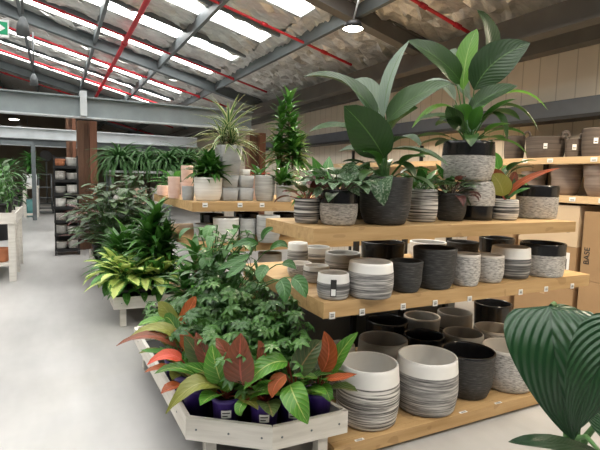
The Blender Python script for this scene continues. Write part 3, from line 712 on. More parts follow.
# back row of the top shelf
def backplant(px, py, y, w, sty, label, rims, fn):
    t, c, r, h = planted(px, w, Zt, ('Y', y), rims, sty, label, G3)
    mb = MB(); fn(mb, c + V((0, 0, h * .9))); mb.build('foliage', t)
backplant(326, 0, 2.62, 26, 'black', 'bright green lance leaved plant in black pot behind the silver mottled plant', 198, lambda mb, b: (rosette(mb, b, 20, .26, .085, [LM['green'], LM['lily'], LM['green']], (.5, 1.4), (.4, 1.1), .08, 'lance', nx=2)))
backplant(417, 0, 2.62, 24, 'black', 'dark leafy plant in black pot behind the black striped white pot', 196, lambda mb, b: rosette(mb, b, 22, .20, .07, [LM['lily'], LM['green'], LM['satin']], (.3, 1.4), (.5, 1.2), .10, 'ovate'))
backplant(446, 0, 2.62, 24, 'black', 'green leafy plant in black pot between the two tallest broad leaved plants', 192, lambda mb, b: rosette(mb, b, 22, .19, .06, [LM['green'], LM['lily']], (.3, 1.4), (.5, 1.2), .12, 'lance'))
backplant(500, 0, 2.64, 22, 'black', 'bright green bushy plant in black pot behind the bronze leaved plant', 180, lambda mb, b: rosette(mb, b, 24, .20, .075, [LM['green'], LM['lily_bright'], LM['lily']], (.2, 1.4), (.5, 1.2), .10, 'ovate'))
backplant(362, 0, 2.62, 26, 'black', 'small dark plant in black pot hidden behind the large charcoal planter', 188, lambda mb, b: rosette(mb, b, 20, .20, .07, LM['lily'], (.3, 1.4), (.5, 1.2), .08, 'ovate'))

# ------------------------------------------------------------------ far display stand
GF = 'pots on the far display stand'; Yf = 4.56
t = thing('display_stand', (1.2, Yf, 0), 'far pine display stand holding plain grey, white and pink pots', 'display stand', 'pine display stands')
mb = MB(); shelf(mb, 1.16, 4.2, Yf, 6.6, Zt, .09); mb.build('shelf_board', t)
mb = MB(); shelf(mb, 1.20, 4.2, Yf - .02, 6.6, Zm, .09); mb.build('shelf_board', t)
mb = MB(); shelf(mb, 1.30, 4.2, Yf - .02, 6.6, Zb + .04, .09); mb.build('shelf_board', t)
for x in (1.95, 3.0, 4.1):
    mb = MB(); mb.box((x - .03, 5.5, 0), (x + .03, 5.56, Zt - .1), M['black_steel']); mb.build('upright', t)
    for z in (Zm, Zt): mb = MB(); mb.box((x - .03, Yf + .1, z - .088), (x + .03, 5.49, z - .032), M['black_steel']); mb.build('bracket', t)
for (px, py) in ((205, 205), (240, 205), (262, 205), (218, 245), (240, 245.5)):
    z_ = Yf - .001 if py < 220 else Yf - .021; p = PY(px, py, z_); mb = MB(); mb.box((p.x - .025, z_ - .005, p.z - .022), (p.x + .025, z_ - .0005, p.z + .022), M['paper']); mb.box((p.x - .018, z_ - .006, p.z - .01), (p.x + .016, z_ - .0052, p.z - .002), M['ink']); mb.build('price_ticket', t)
def drac(mb, b, n, length, w, mat, h=0, el=(.1, 1.4), droop=(.5, 1.3), prof='strap'):
    if h: mb.tube([b - V((0, 0, .02)), b + V((.01, .01, h))], .014, M['cane'], 8)
    for k in range(n):
        q = k / n; az = 2.4 * k + random.uniform(-.3, .3); e = el[0] + (el[1] - el[0]) * q
        leaf(mb, b + V((0, 0, h * (.35 + .65 * q))), az, e, length * random.uniform(.75, 1.1) * (1 - .25 * q), w, random.uniform(*droop), mat, prof, 7, 1, 0, fold=.35)
t, c, r, h = planted(208, 28, Zt, ('b', 201.5), 178, 'white', 'white ribbed round pot with glossy green dracaena at the far stand corner', GF)
mb = MB(); b0 = c + V((0, 0, h * .9))
for dx, dy, hh in ((0, 0, .2), (-.06, .03, .1), (.07, .02, .12), (.02, -.05, .14)): drac(mb, b0 + V((dx, dy, 0)), 26, .28, .06, LM['drac'], hh, droop=(.4, 1.3), prof='lance')
mb.build('foliage', t)
def square(cxp, wpx, zs, fy, hpx, mat, label, k=.88, parent=None, y=None, group=GF):
    f = PZ(cxp, fy, zs) if y is None else PY(cxp, fy, y); f.z = zs; w = wpx * depth(f) / F; h = hpx * depth(f) / F
    mb = sqpot(w, h, k, M[mat], M['grey_inside']); o = mb.build('pot' if parent else 'square_planter'); c = V((f.x, f.y + w * .46, zs)); o.location = c
    if not parent: tag(o, label, 'pot', group)
    return o, c, w, h
o1, c1, w1, h1 = square(230.5, 17.5, Zt, 201, 13, 'concrete', 'lower left grey square planter in the block of four on the far stand')
o2, c2_, w2, h2_ = square(230.5, 17.5, Zt + h1 + .004, 0, 12.5, 'concrete', 'upper left grey square planter in the block of four, under the tall grey planter', y=c1.y - w1 * .46); o2.location = (c1.x, c1.y, Zt + h1 + .004)
o3, c3, w3, h3 = square(247, 15.5, Zt, 201, 13, 'concrete', 'lower right grey square planter in the block of four on the far stand')
o4, c4, w4, h4 = square(247, 15.5, Zt + h3 + .004, 0, 12, 'concrete', 'upper right grey square planter in the block of four on the far stand', y=c3.y - w3 * .46); o4.location = (c3.x, c3.y, Zt + h3 + .004)
o5, c5, w5, h5 = square(249.5, 9, Zt + h3 + h4 + .008, 0, 6, 'white_rib', 'tiny cream square pot on top of the grey planter block', y=c3.y - .05); o5.location = (c3.x, c3.y, Zt + h3 + h4 + .008)
zt = Zt + h1 + h2_ + .012
t = thing('potted_plant', (c1.x, c1.y, zt), 'tall grey tapered planter with cream striped spiky dracaena on far stand', 'potted plant', GF)
w = 23 * depth(c1) / F; hh = 28 * depth(c1) / F
o = sqpot(w, hh, .80, M['concrete'], M['grey_inside']).build('pot', t); o.location = (0, 0, 0)
mb = MB(); mb.box((-w * .42, -w * .42, hh * .85), (w * .42, w * .42, hh * .9), M['soil']); mb.build('soil', t).location = (0, 0, 0)
mb = MB(); b0 = V((c1.x, c1.y, zt + hh * .9))
drac(mb, b0, 40, .50, .038, LM['drac_var'], .26, (-.1, 1.45), (.4, 1.3)); drac(mb, b0 + V((.05, .04, 0)), 30, .44, .036, LM['drac_var'], .06, (-.1, 1.3), (.4, 1.3)); drac(mb, b0 + V((-.06, .02, 0)), 26, .40, .034, LM['drac_var'], .1, (-.1, 1.3), (.4, 1.2))
mb.build('foliage', t)
pot(264.5, 20, Zt, ('b', 201.5), 176, 'conc_rib', 'grey ribbed barrel pot right of the four square planters', GF)
t, c, r, h = planted(284, 17, Zt, ('b', 202), 186, 'concrete', 'grey round pot with bright green dracaena right of the ribbed barrel pot', GF)
mb = MB(); b0 = c + V((0, 0, h * .9))
for dx, hh in ((0, .12), (.05, .04), (-.05, .06)): drac(mb, b0 + V((dx, 0, 0)), 18, .26, .05, LM['drac'], hh, (.3, 1.4), (.3, .9), 'lance')
mb.build('foliage', t)
t, c, r, h = planted(288, 24, Zt, ('Y', 5.25), 170, 'concrete', 'tall dark leaved dracaena in grey pot rising behind the far stand pots', GF)
mb = MB(); b0 = c + V((0, 0, h * .9))
for dx, dy, hh in ((0, 0, .88), (.08, .05, .6), (-.09, .02, .75), (.03, -.06, .36), (-.14, 0, .34), (.13, 0, .36)): drac(mb, b0 + V((dx, dy, 0)), 40, .28, .07, LM['drac'], hh, (-.3, 1.4), (.3, 1.1), 'lance')
mb.build('foliage', t)
t, c, r, h = planted(258, 15, Zt, ('Y', 5.25), 176, 'pink', 'small red and green leaved plant in pink pot behind the ribbed barrel pot', GF)
mb = MB(); b0 = c + V((0, 0, h * .9)); rosette(mb, b0, 18, .17, .06, [LM['ph_red'], LM['green'], LM['drac'], LM['green']], (.3, 1.4), (.4, 1.2), .08, 'lance'); mb.build('foliage', t)
# pink and grey pots on the left corner of the far stand
pot(188, 12.5, Zt, ('b', 200.5), 186.5, 'conc_cube', 'small smooth grey pot left of the white dracaena pot', GF)
def cyl(px, wpx, y, z, h, sty, label, grp=GF):
    c = PY(px, 180, y); r = wpx / 2 * depth(c) / F; o = potmesh(r, h, sty).build('plant_pot'); o.location = (c.x, y, z); tag(o, label, 'pot', grp); PL.append((label, V((c.x, y, z)), r, h, z)); return z + h + .004
z1 = cyl(174, 12, 5.35, Zt, .235, 'pink', 'pink straight pot standing alone at the far stand left edge')
z1 = cyl(187, 13, 5.55, Zt, .17, 'pink', 'wide pink pot at the bottom of the pink pair')
cyl(187, 12, 5.55, z1, .19, 'pink', 'pale pink pot stacked on the wide pink pot')
cyl(163, 12, 6.1, Zt, .12, 'pink', 'low pink bowl at the far end of the pink pots')
# far stand, middle shelf
pot(226, 26, Zm, ('b', 243), 218, 'white', 'large white ribbed pot on the far stand middle shelf', GF)
pot(247.5, 16, Zm, ('b', 242.5), 219, 'conc_rib', 'narrow pale grey pot next to the large white pot on far stand', GF)
pot(268, 24, Zm, ('b', 243.5), 216, 'conc_rib', 'wide pale grey pot at right on the far stand middle shelf', GF)
pot(203, 19, Zm, ('Y', 4.85), 224, 'concrete', 'lilac grey pot at left end of the far stand middle shelf', GF)
pot(212, 24, Zm, ('Y', 5.3), 214, 'black', 'black pot at the back left of the far stand middle shelf', GF)
pot(247, 24, Zm, ('Y', 5.2), 213, 'black', 'black pot at the back centre of the far stand middle shelf', GF)
pot(285, 24, Zm, ('Y', 5.15), 213, 'black', 'black pot at the back right of the far stand middle shelf', GF)
pot(213, 23, Zb + .04, ('Y', 4.85), 253, 'charcoal', 'black pot showing below the far stand behind the green plants', GF)
pot(270, 24, Zb + .04, ('Y', 4.85), 253, 'white', 'white pot low on the far stand behind the heart leaved plant', GF)

# ------------------------------------------------------------------ white plant benches
BT, BB = .33, .205
def bench(poly, label, legs, name='plant_bench'):
    """low white timber tray bench; poly goes anticlockwise"""
    cx_ = sum(p[0] for p in poly) / len(poly); cy_ = sum(p[1] for p in poly) / len(poly)
    t = thing(name, (cx_, cy_, 0), label, 'bench', 'low white plant benches')
    ce = V((cx_, cy_, 0))
    for a, b in zip(poly, poly[1:] + poly[:1]):
        a, b = V((a[0], a[1], 0)), V((b[0], b[1], 0)); d = (b - a).normalized(); nrm = V((d.y, -d.x, 0))
        mb = MB(); q = [a, b, b - nrm * .025 - d * .012, a - nrm * .025 + d * .012]
        mb.prism([(p.x, p.y) for p in q], BB, BT, M['white_timber']); Ld = (b - a).length
        for s in (.12, .5, .88):
            sc = a + d * Ld * s + nrm * .0005; mb.lathe([(0, 0), (.006, 0), (.006, .002), (0, .002)], M['galv'], 8, (0, 0, 0))
            for i in range(len(mb.v) - 26 if False else len(mb.v)):
                pass
            i0 = len(mb.v) - 18
            for i in range(i0, len(mb.v)):
                x, y, z = mb.v[i]; mb.v[i] = tuple(sc + d * x + V((0, 0, (BB + BT) / 2 + y)) + nrm * z)
        mb.build('side_board', t)
    inner = [(p[0] + (cx_ - p[0]) * .06, p[1] + (cy_ - p[1]) * .06) for p in poly]
    mb = MB(); mb.prism(inner, BB + .005, BB + .02, M['black_plastic']); mb.build('tray_deck', t)
    for (x, y) in legs: mb = MB(); mb.box((x - .03, y - .03, 0), (x + .03, y + .03, BB), M['white_timber']); mb.build('leg', t)
    return t
bench([(.586, 2.42), (.96, 2.135), (1.41, 2.128), (1.41, 2.17), (1.345, 2.42), (1.19, 2.62), (1.12, 4.1), (.555, 4.1)], 'white octagonal ended bench of orange and green plants at the near corner', [(.72, 2.44), (1.28, 2.2), (.64, 4.0), (1.04, 4.0), (1.0, 2.25)])
bench([(.50, 5.15), (1.14, 5.10), (1.14, 6.25), (.50, 6.25)], 'white bench of yellow green striped plants along the aisle', [(.60, 5.25), (1.04, 5.2), (.6, 6.15), (1.04, 6.15)])
bench([(.47, 6.6), (1.12, 6.6), (1.12, 8.7), (.47, 8.7)], 'farthest white bench along the aisle under the big calatheas', [(.56, 6.7), (1.04, 6.7), (.56, 8.6), (1.04, 8.6)])
DK = BB + .0215
def nursery(c, r, h, label, cat, group, name, pm='black_plastic', sticker=None):
    t = thing(name, c, label, cat, group)
    mb = MB(); mb.lathe([(0, 0), (r * .78, 0), (r * .96, h * .86), (r * 1.02, h * .87), (r * 1.03, h), (r * .95, h), (r * .94, h * .85), (r * .74, .01), (0, .01)], M[pm], 24); o = mb.build('nursery_pot', t); o.location = (0, 0, 0)
    mb = MB(); mb.lathe([(r * .95, h * .88), (0, h * .9)], M['soil'], 20); mb.build('soil', t).location = (0, 0, 0)
    if sticker:
        d = (V((0, 0, 0)) - V((c[0], c[1], 0))).normalized(); ang = math.atan2(d.y, d.x); mb = MB(); rr = r * .93
        for q0, q1, z0, z1, mt, e in ((-.34, .34, .50, .72, 'paper', .006), (-.26, .10, .55, .58, 'ink', .0075), (-.26, .24, .63, .66, 'ink', .0075)):
            a = [ang + q0 + (q1 - q0) * i / 4 for i in range(5)]
            rz = lambda z: r * (.78 + .18 * z / .86) + e
            lo = [mb.vert((rz(z0) * math.cos(x), rz(z0) * math.sin(x), h * z0)) for x in a]; up = [mb.vert((rz(z1) * math.cos(x), rz(z1) * math.sin(x), h * z1)) for x in a]
            for i in range(4): mb.face((lo[i], lo[i + 1], up[i + 1], up[i]), M[mt])
        mb.build('price_label', t).location = (0, 0, 0)
    return t
# philodendrons round the rim of the near bench
GP = 'philodendrons in purple pots'
PH = [((.80, 2.40), 'purple potted philodendron with drooping olive leaf, first with a price label from left', True),
      ((.972, 2.275), 'purple potted philodendron with dark bronze upright leaf above its price label', True),
      ((1.135, 2.25), 'purple potted philodendron with large bright green leaf hanging over the bench board', True),
      ((1.292, 2.262), 'purple potted philodendron with orange leaf at the bench right end', False),
      ((.685, 2.58), 'purple potted philodendron with red tipped leaf over the aisle corner of bench', False),
      ((.68, 2.78), 'purple potted philodendron with long green leaves overhanging the aisle edge', False),
      ((.678, 3.03), 'purple potted philodendron furthest back along the aisle edge', False)]
T = {}
for i, ((x, y), lab, st) in enumerate(PH):
    T[i] = nursery((x, y, DK), .08, .20, lab, 'potted plant', GP, 'potted_philodendron', 'purple', st)
def ph(i, spec, extra, cols, az0, up=1.3):
    mb = MB(); b0 = V((PH[i][0][0], PH[i][0][1], DK + .18))
    for px, w, mt, fc, d in spec:
        p0 = pleaf(mb, px, w, LM[mt], fc, d, 9, 2, 'ovate', .3, wave=.03); mb.tube(bez(b0, (b0 + p0) / 2 + V((0, 0, .03)), p0, 4), .005, M['stem_red'], 5, False)
    rosette(mb, b0, extra + 5, .19, .11, [LM[c] for c in cols], (.6, up), (.3, .9), .07, 'ovate', M['stem_red'], 6, .3, .3, az0, .004, 2, .02)
    mb.build('foliage', T[i])
ph(0, [([(222, 388), (195, 385), (166, 414)], .12, 'ph_olive', (-.3, -.6, .7), (2.55, 2.45, 2.42)), ([(222, 384), (216, 366), (212, 344)], .13, 'ph_green', (-.2, -.9, .2), (2.5, 2.48, 2.5)), ([(225, 382), (205, 372), (184, 364)], .09, 'ph_green', (-.2, -.6, .8), (2.6, 2.55, 2.5)),
       ([(214, 374), (204, 352), (196, 332)], .09, 'ph_brown', (-.3, -.8, .4), (2.58, 2.58, 2.6)), ([(208, 378), (196, 352), (184, 336)], .11, 'ph_dark', (-.3, -.8, .4), (2.6, 2.6, 2.6))], 6, ['ph_dark', 'ph_olive', 'ph_green', 'ph_brown'], .4)
ph(1, [([(242, 384), (240, 362), (241, 333)], .165, 'ph_brown', (-.2, -.95, .2), (2.42, 2.40, 2.42)), ([(246, 400), (240, 408), (241, 416)], .06, 'ph_green', (-.2, -.9, .3), (2.46, 2.42, 2.41)), ([(247, 400), (262, 390), (281, 396)], .08, 'ph_green', (.1, -.6, .8), (2.5, 2.45, 2.42)),
       ([(258, 372), (262, 352), (258, 340)], .05, 'ph_brown', (-.2, -.9, .3), (2.46, 2.46, 2.46)), ([(236, 372), (226, 352), (216, 338)], .09, 'ph_brown', (-.2, -.9, .3), (2.5, 2.5, 2.52))], 6, ['ph_dark', 'ph_brown', 'ph_dark', 'ph_green'], 1.9)
ph(2, [([(288, 362), (266, 366), (244, 389)], .11, 'ph_green', (-.2, -.75, .6), (2.5, 2.42, 2.4)), ([(290, 384), (296, 400), (308, 424)], .135, 'ph_green', (-.1, -.85, .5), (2.48, 2.38, 2.36)), ([(286, 375), (276, 384), (272, 398)], .08, 'ph_orange', (-.2, -.8, .5), (2.46, 2.42, 2.4)),
       ([(296, 376), (308, 356), (322, 340)], .13, 'ph_dark', (-.1, -.8, .5), (2.48, 2.46, 2.46)), ([(285, 362), (280, 355), (270, 356)], .07, 'ph_green', (-.1, -.5, .8), (2.6, 2.6, 2.6))], 5, ['ph_dark', 'ph_dark', 'ph_green'], 3.0)
ph(3, [([(322, 372), (329, 352), (324, 331)], .11, 'ph_orange', (-.3, -.9, .2), (2.6, 2.58, 2.56)), ([(325, 378), (340, 378), (357, 374)], .06, 'ph_orange', (.1, -.5, .8), (2.55, 2.5, 2.45)), ([(332, 372), (341, 352), (358, 332)], .09, 'ph_green', (-.4, -.85, .2), (2.6, 2.58, 2.55)),
       ([(322, 385), (327, 392), (330, 402)], .07, 'ph_green', (-.1, -.9, .4), (2.58, 2.52, 2.5)), ([(318, 378), (305, 376), (292, 376)], .05, 'ph_green', (-.1, -.5, .8), (2.5, 2.46, 2.42))], 5, ['ph_dark', 'ph_brown', 'ph_green'], 4.2)
ph(4, [([(182, 360), (166, 355), (147, 365)], .065, 'ph_red', (-.3, -.75, .55), (2.58, 2.54, 2.5)), ([(200, 378), (178, 368), (154, 374)], .075, 'ph_green', (-.2, -.5, .8), (2.62, 2.56, 2.52)), ([(195, 360), (188, 340), (174, 330)], .10, 'ph_orange', (-.4, -.85, .2), (2.75, 2.75, 2.75))], 6, ['ph_green', 'ph_orange', 'ph_olive', 'ph_dark'], 5.0)
ph(5, [([(178, 348), (150, 336), (116, 346)], .075, 'ph_brown', (-.2, -.5, .8), (2.85, 2.78, 2.72)), ([(180, 344), (160, 328), (128, 338)], .09, 'ph_olive', (-.2, -.5, .8), (2.9, 2.85, 2.8)), ([(182, 345), (172, 322), (164, 318)], .11, 'ph_green', (-.4, -.9, .2), (2.95, 2.95, 2.95)), ([(176, 352), (158, 352), (140, 350)], .05, 'green', (-.2, -.5, .8), (2.8, 2.75, 2.7))], 6, ['ph_green', 'ph_olive', 'ph_orange'], .7)
ph(6, [([(178, 330), (168, 312), (158, 302)], .12, 'ph_olive', (-.4, -.8, .3), (3.1, 3.1, 3.1)), ([(180, 328), (190, 308), (196, 296)], .09, 'ph_orange', (-.3, -.9, .2), (3.1, 3.1, 3.1)), ([(176, 332), (156, 322), (138, 326)], .09, 'ph_green', (-.2, -.5, .8), (3.1, 3.05, 3.0))], 6, ['ph_green', 'ph_olive', 'ph_orange', 'ph_brown'], 2.2)
# umbrella plants filling the middle of the bench
GS = 'umbrella plants on the near bench'
SP = [((1.125, 2.475), .70, 'small leaved umbrella plant behind the orange leaf at the bench right end'), ((.85, 2.83), .45, 'small leaved umbrella plant along the aisle edge behind the red tipped leaf'), ((.82, 3.72), .34, 'small leaved umbrella plant at the far end of near bench on the aisle side'), ((.90, 2.66), .60, 'small leaved umbrella plant just behind the olive drooping philodendron'), ((.945, 2.475), .58, 'small leaved umbrella plant behind the large bright green hanging leaf'), ((.86, 3.02), .50, 'small leaved umbrella plant behind the red tipped philodendron'),
      ((1.06, 2.80), .76, 'small leaved umbrella plant in the middle of the near bench'), ((.82, 3.30), .42, 'small leaved umbrella plant on the aisle side below the heart leaved plant'), ((1.02, 3.12), .74, 'small leaved umbrella plant directly in front of the heart leaved plant')]
for i, ((x, y), top, lab) in enumerate(SP):
    t = nursery((x, y, DK), .085, .16, lab, 'potted plant', GS, 'potted_umbrella_plant')
    mb = MB(); b0 = V((x, y, DK + .14)); hh = top + .19 - b0.z
    for s in range(14):
        az = 2 * PI * s / 14 + random.uniform(-.3, .3); lean = random.uniform(.04, .34); ht = hh * random.uniform(.6, 1.0)
        p2 = b0 + V((math.cos(az) * lean, math.sin(az) * lean, ht)); st = bez(b0, b0 + V((0, 0, ht * .6)), p2, 4); mb.tube(st, .004, M['stem'], 5, False)
        for k in range(12):
            q = .4 + .6 * k / 11; p = b0.lerp(p2, q); a2 = az + 2.4 * k; e2 = random.uniform(-.1, .9) if k < 11 else 1.3; l = random.uniform(.05, .13) if k < 11 else .02
            pe = p + sph(a2, e2) * l; mb.tube([p, pe], .002, M['stem'], 4, False); palmate(mb, pe, a2, random.uniform(.8, 1.5), random.uniform(.05, .078), LM['schef'])
    mb.squash(0, 1.22, .1, lambda p: p[1] > 2.13); mb.build('foliage', t)
# heart leaved plant
t = nursery((.98, 3.42, DK), .10, .19, 'tall heart leaved plant rising above the small leaved umbrella plants', 'potted plant', None, 'potted_plant')
mb = MB(); b0 = V((.98, 3.42, DK + .17))
for s in range(17):
    az = 2 * PI * s / 17 + random.uniform(-.2, .2); lean = random.uniform(.06, .26); ht = random.uniform(.45, .88)
    p2 = b0 + V((math.cos(az) * lean + .10, math.sin(az) * lean - .25, ht)); mb.tube(bez(b0, b0 + V((.03, -.05, ht * .7)), p2, 5), .005, M['stem'], 6, False)
    for k in range(7):
        q = .5 + .5 * k / 6; p = b0.lerp(p2, q); a2 = az + 2.2 * k + random.uniform(-.3, .3); leaf(mb, p, a2, random.uniform(.1, .8), random.uniform(.11, .16), random.uniform(.055, .085), random.uniform(.7, 1.5), LM['heart'], 'ovate', 6, 2, .06, M['stem'])
for px, w, d in (([(268, 266), (262, 272), (260, 282)], .075, 2.75), ([(280, 280), (284, 288), (285, 303)], .085, 2.55), ([(292, 278), (300, 284), (306, 298)], .08, 2.5), ([(246, 262), (236, 270), (226, 278)], .06, 2.8), ([(250, 255), (235, 262), (217, 270)], .055, 2.85), ([(282, 264), (290, 264), (299, 270)], .05, 2.75), ([(258, 244), (246, 242), (232, 248)], .055, 2.9), ([(262, 240), (266, 232), (275, 228)], .05, 2.95), ([(270, 250), (280, 244), (292, 248)], .05, 2.85)):
    P0 = pleaf(mb, px, w, LM['heart'], (-.15, -.75, .5), (d + .04, d, d - .03)); mb.tube(bez(b0 + V((.08, -.15, .25)), P0 + V((-.02, .02, .04)), P0, 4), .0035, M['stem'], 5, False)
mb.squash(0, 1.20, .1, lambda p: p[1] > 2.14 and p[2] > .80); mb.build('foliage', t)
# long leaved dracaenas behind the dumb canes
for (x, y, top, n, lab) in ((1.0, 5.5, .74, 40, 'largest glossy long leaved dracaena, behind the yellow green dumb canes'), (.74, 5.92, .42, 24, 'shorter long leaved dracaena at the back of second bench on the aisle side')):
    t = nursery((x, y, DK), .11, .22, lab, 'potted plant', 'long leaved dracaenas', 'potted_dracaena'); mb = MB(); b0 = V((x, y, DK + .2))
    for dx, dy, hh in ((0, 0, top), (.08, -.05, top * .65), (-.10, -.03, top * .8), (.0, -.12, top * .5), (-.08, .1, top * .6)): drac(mb, b0 + V((dx, dy, 0)), n, .46, .085, LM['drac'], hh, (-.1, 1.4), (.5, 1.4), 'lance')
    mb.squash(0, 1.16, .25); mb.build('foliage', t)
t = nursery((1.02, 3.92, DK), .09, .18, 'dark green dracaena at the back of the near bench beside the heart leaved plant', 'potted plant', 'long leaved dracaenas', 'potted_dracaena'); mb = MB(); b0 = V((1.02, 3.92, DK + .16))
for dx, dy, hh in ((0, 0, .58), (.08, -.03, .4), (-.07, .05, .36), (.04, .08, .25)): drac(mb, b0 + V((dx, dy, 0)), 26, .32, .07, LM['drac'], hh, (.1, 1.4), (.5, 1.4), 'lance')
mb.squash(0, 1.24, .3); mb.build('foliage', t)
# dumb canes on the second bench
GD = 'yellow green dumb canes'
DC = [((.63, 5.27), 'yellow green striped dumb cane at the aisle corner of second bench'), ((.81, 5.25), 'yellow green dumb cane with broadest leaves, second along bench front'), ((1.0, 5.24), 'yellow green dumb cane beside the dracaena, third along bench front'),
      ((.62, 5.52), 'yellow green dumb cane on the aisle edge behind the corner one'), ((.62, 5.72), 'smaller yellow green dumb cane furthest along the aisle edge')]
for (x, y), lab in DC:
    t = nursery((x, y, DK), .085, .17, lab, 'potted plant', GD, 'potted_dumb_cane', 'black_plastic', True); mb = MB(); b0 = V((x, y, DK + .15))
    rosette(mb, b0 + V((0, 0, .10)), 24, .31, .15, [LM['dief'], LM['dief'], LM['dief'], LM['green']], (.25, 1.4), (.5, 1.2), .10, 'ovate', M['stem'], 7, .25, .3, None, .005, 2)
    rosette(mb, b0, 8, .17, .07, [LM['green'], LM['drac']], (-.1, .5), (.5, 1.0), .07, 'ovate', M['stem'], 6)
    mb.tube([b0, b0 + V((0, 0, .1))], .012, M['stem'], 6); mb.build('foliage', t)
# big calatheas on the third bench
CA = [((.64, 6.82), .86, 'large calathea with broad grey green leaves at the front of farthest bench'), ((.95, 6.95), 1.02, 'large calathea with broad leaves beside the far stand corner'), ((.64, 7.5), 1.02, 'large calathea in the middle of farthest bench on the aisle side'),
      ((.95, 7.65), 1.14, 'tallest calathea at the back of the farthest bench'), ((.62, 8.3), .62, 'reddish calathea at the far end of farthest bench beside the column')]
for i, ((x, y), top, lab) in enumerate(CA):
    t = nursery((x, y, DK), .13, .24, lab, 'potted plant', 'calatheas on the farthest bench', 'potted_calathea'); mb = MB(); b0 = V((x, y, DK + .2))
    mats = [LM['calathea']] if i < 4 else [LM['red_dark'], LM['red_dark'], LM['calathea']]
    for k in range(105):
        az = random.uniform(0, 2 * PI); q = random.random(); pt = top * (.25 + .75 * q); ln = .10 + .30 * random.random()
        p2 = b0 + V((math.cos(az) * ln, math.sin(az) * ln, pt)); mb.tube(bez(b0, b0 + V((0, 0, pt * .6)), p2, 3), .0035, M['stem'], 4, False)
        leaf(mb, p2, az, random.uniform(-.1, .5), random.uniform(.20, .29), random.uniform(.10, .135), random.uniform(.3, 1.0), random.choice(mats), 'ovate', 5, 1, fold=.15)
    mb.squash(0, 1.12, .3); mb.build('foliage', t)

# ------------------------------------------------------------------ ferns on a white rack by the column
t = thing('fern_rack', (1.6, 9.5, 0), 'pale steel rack carrying the row of ferns beyond the far stand', 'rack')
mb = MB(); mb.box((.85, 9.2, 1.62), (3.0, 9.9, 1.66), M['galv_pale']); mb.build('shelf', t)
mb = MB(); mb.box((.85, 9.2, 1.0), (3.0, 9.9, 1.03), M['galv']); mb.build('shelf', t)  # darker steel than the top shelf; shadow under the ferns put into colour
for x in (.87, 1.9, 2.96):
    for y in (9.22, 9.88): mb = MB(); mb.box((x - .02, y - .02, 0), (x + .02, y + .02, 1.62), M['galv']); mb.build('post', t)  # posts darkened too, for the shade below the ferns
FE = ['bushy green fern nearest the timber column on the pale rack', 'second bushy fern from the timber column on the pale rack', 'third bushy fern from the column, above the pink pots', 'fourth bushy fern from the column, left of the white dracaena pot plant', 'fifth bushy fern from the column, behind the cream striped dracaena']
for i, lab in enumerate(FE):
    x = 1.05 + .42 * i; y = 9.42 + .1 * (i % 2); t = nursery((x, y, 1.6615), .12, .16, lab, 'potted fern', 'ferns on the pale rack', 'potted_fern'); mb = MB(); b0 = V((x, y, 1.8))
    for k in range(120):
        az = 2.4 * k; el = random.uniform(.1, 1.5); l = random.uniform(.45, .75); pts, _ = arc(b0, az, el, l, random.uniform(1.4, 2.6), 12); tt = random.random()
        mb.tube(pts, .003, M['stem'], 3, False)
        for j in range(1, 13):
            for s in (-1, 1):
                p = pts[j - 1].lerp(pts[j], .5); d = (pts[j] - pts[j - 1]).normalized(); sd = d.cross(V((0, 0, 1))); sd = (sd.normalized() if sd.length > .01 else V((1, 0, 0))) * s
                for f_ in (.0, .25, .5, .75):
                    p = pts[j - 1].lerp(pts[j], f_); ll = .06 * (1 - (j + f_ - 1) / 14); e = p + sd * ll + d * ll * .35 - V((0, 0, ll * .3)); w = d * .010
                    mb.face([mb.vert(p - w, (.3, 0), tt), mb.vert(p + w, (.7, 0), tt), mb.vert(e, (.5, 1), tt)], LM['fern'])
    mb.build('foliage', t)
for i, (x, sty, lab) in enumerate(((1.05, 'white', 'cream pot on the lower rack shelf under the ferns, nearest the column'), (1.4, 'pink', 'pinkish pot on the lower rack shelf under the ferns'), (1.75, 'white', 'cream pot on the lower rack shelf furthest from the column'))):
    o = potmesh(.13, .3, sty).build('plant_pot'); o.location = (x, 9.45, 1.0315); tag(o, lab, 'pot', 'pots under the ferns')
for i, (x, lab) in enumerate(((2.2, 'leafy green plant on the lower rack shelf behind the pink pots'), (2.62, 'leafy green plant on the lower rack shelf behind the dracaena'))):
    t = nursery((x, 9.45, 1.0315), .12, .18, lab, 'potted plant', None, 'potted_plant'); mb = MB(); rosette(mb, V((x, 9.45, 1.2)), 26, .25, .09, [LM['green'], LM['dief'], LM['drac']], (.0, 1.3), (.4, 1.2), .1, 'ovate'); mb.build('foliage', t)
# leafy plant on the far stand corner beside the pink pots
p = PY(166, 178, 6.3)
t = nursery((p.x + .12, 6.35, Zt), .09, .14, 'broad leaved green plant standing behind the pink pots', 'potted plant', None, 'potted_plant'); mb = MB(); rosette(mb, V((p.x + .12, 6.35, Zt + .12)), 24, .25, .10, [LM['green'], LM['lily'], LM['green']], (.0, 1.3), (.4, 1.2), .1, 'ovate'); mb.build('foliage', t)

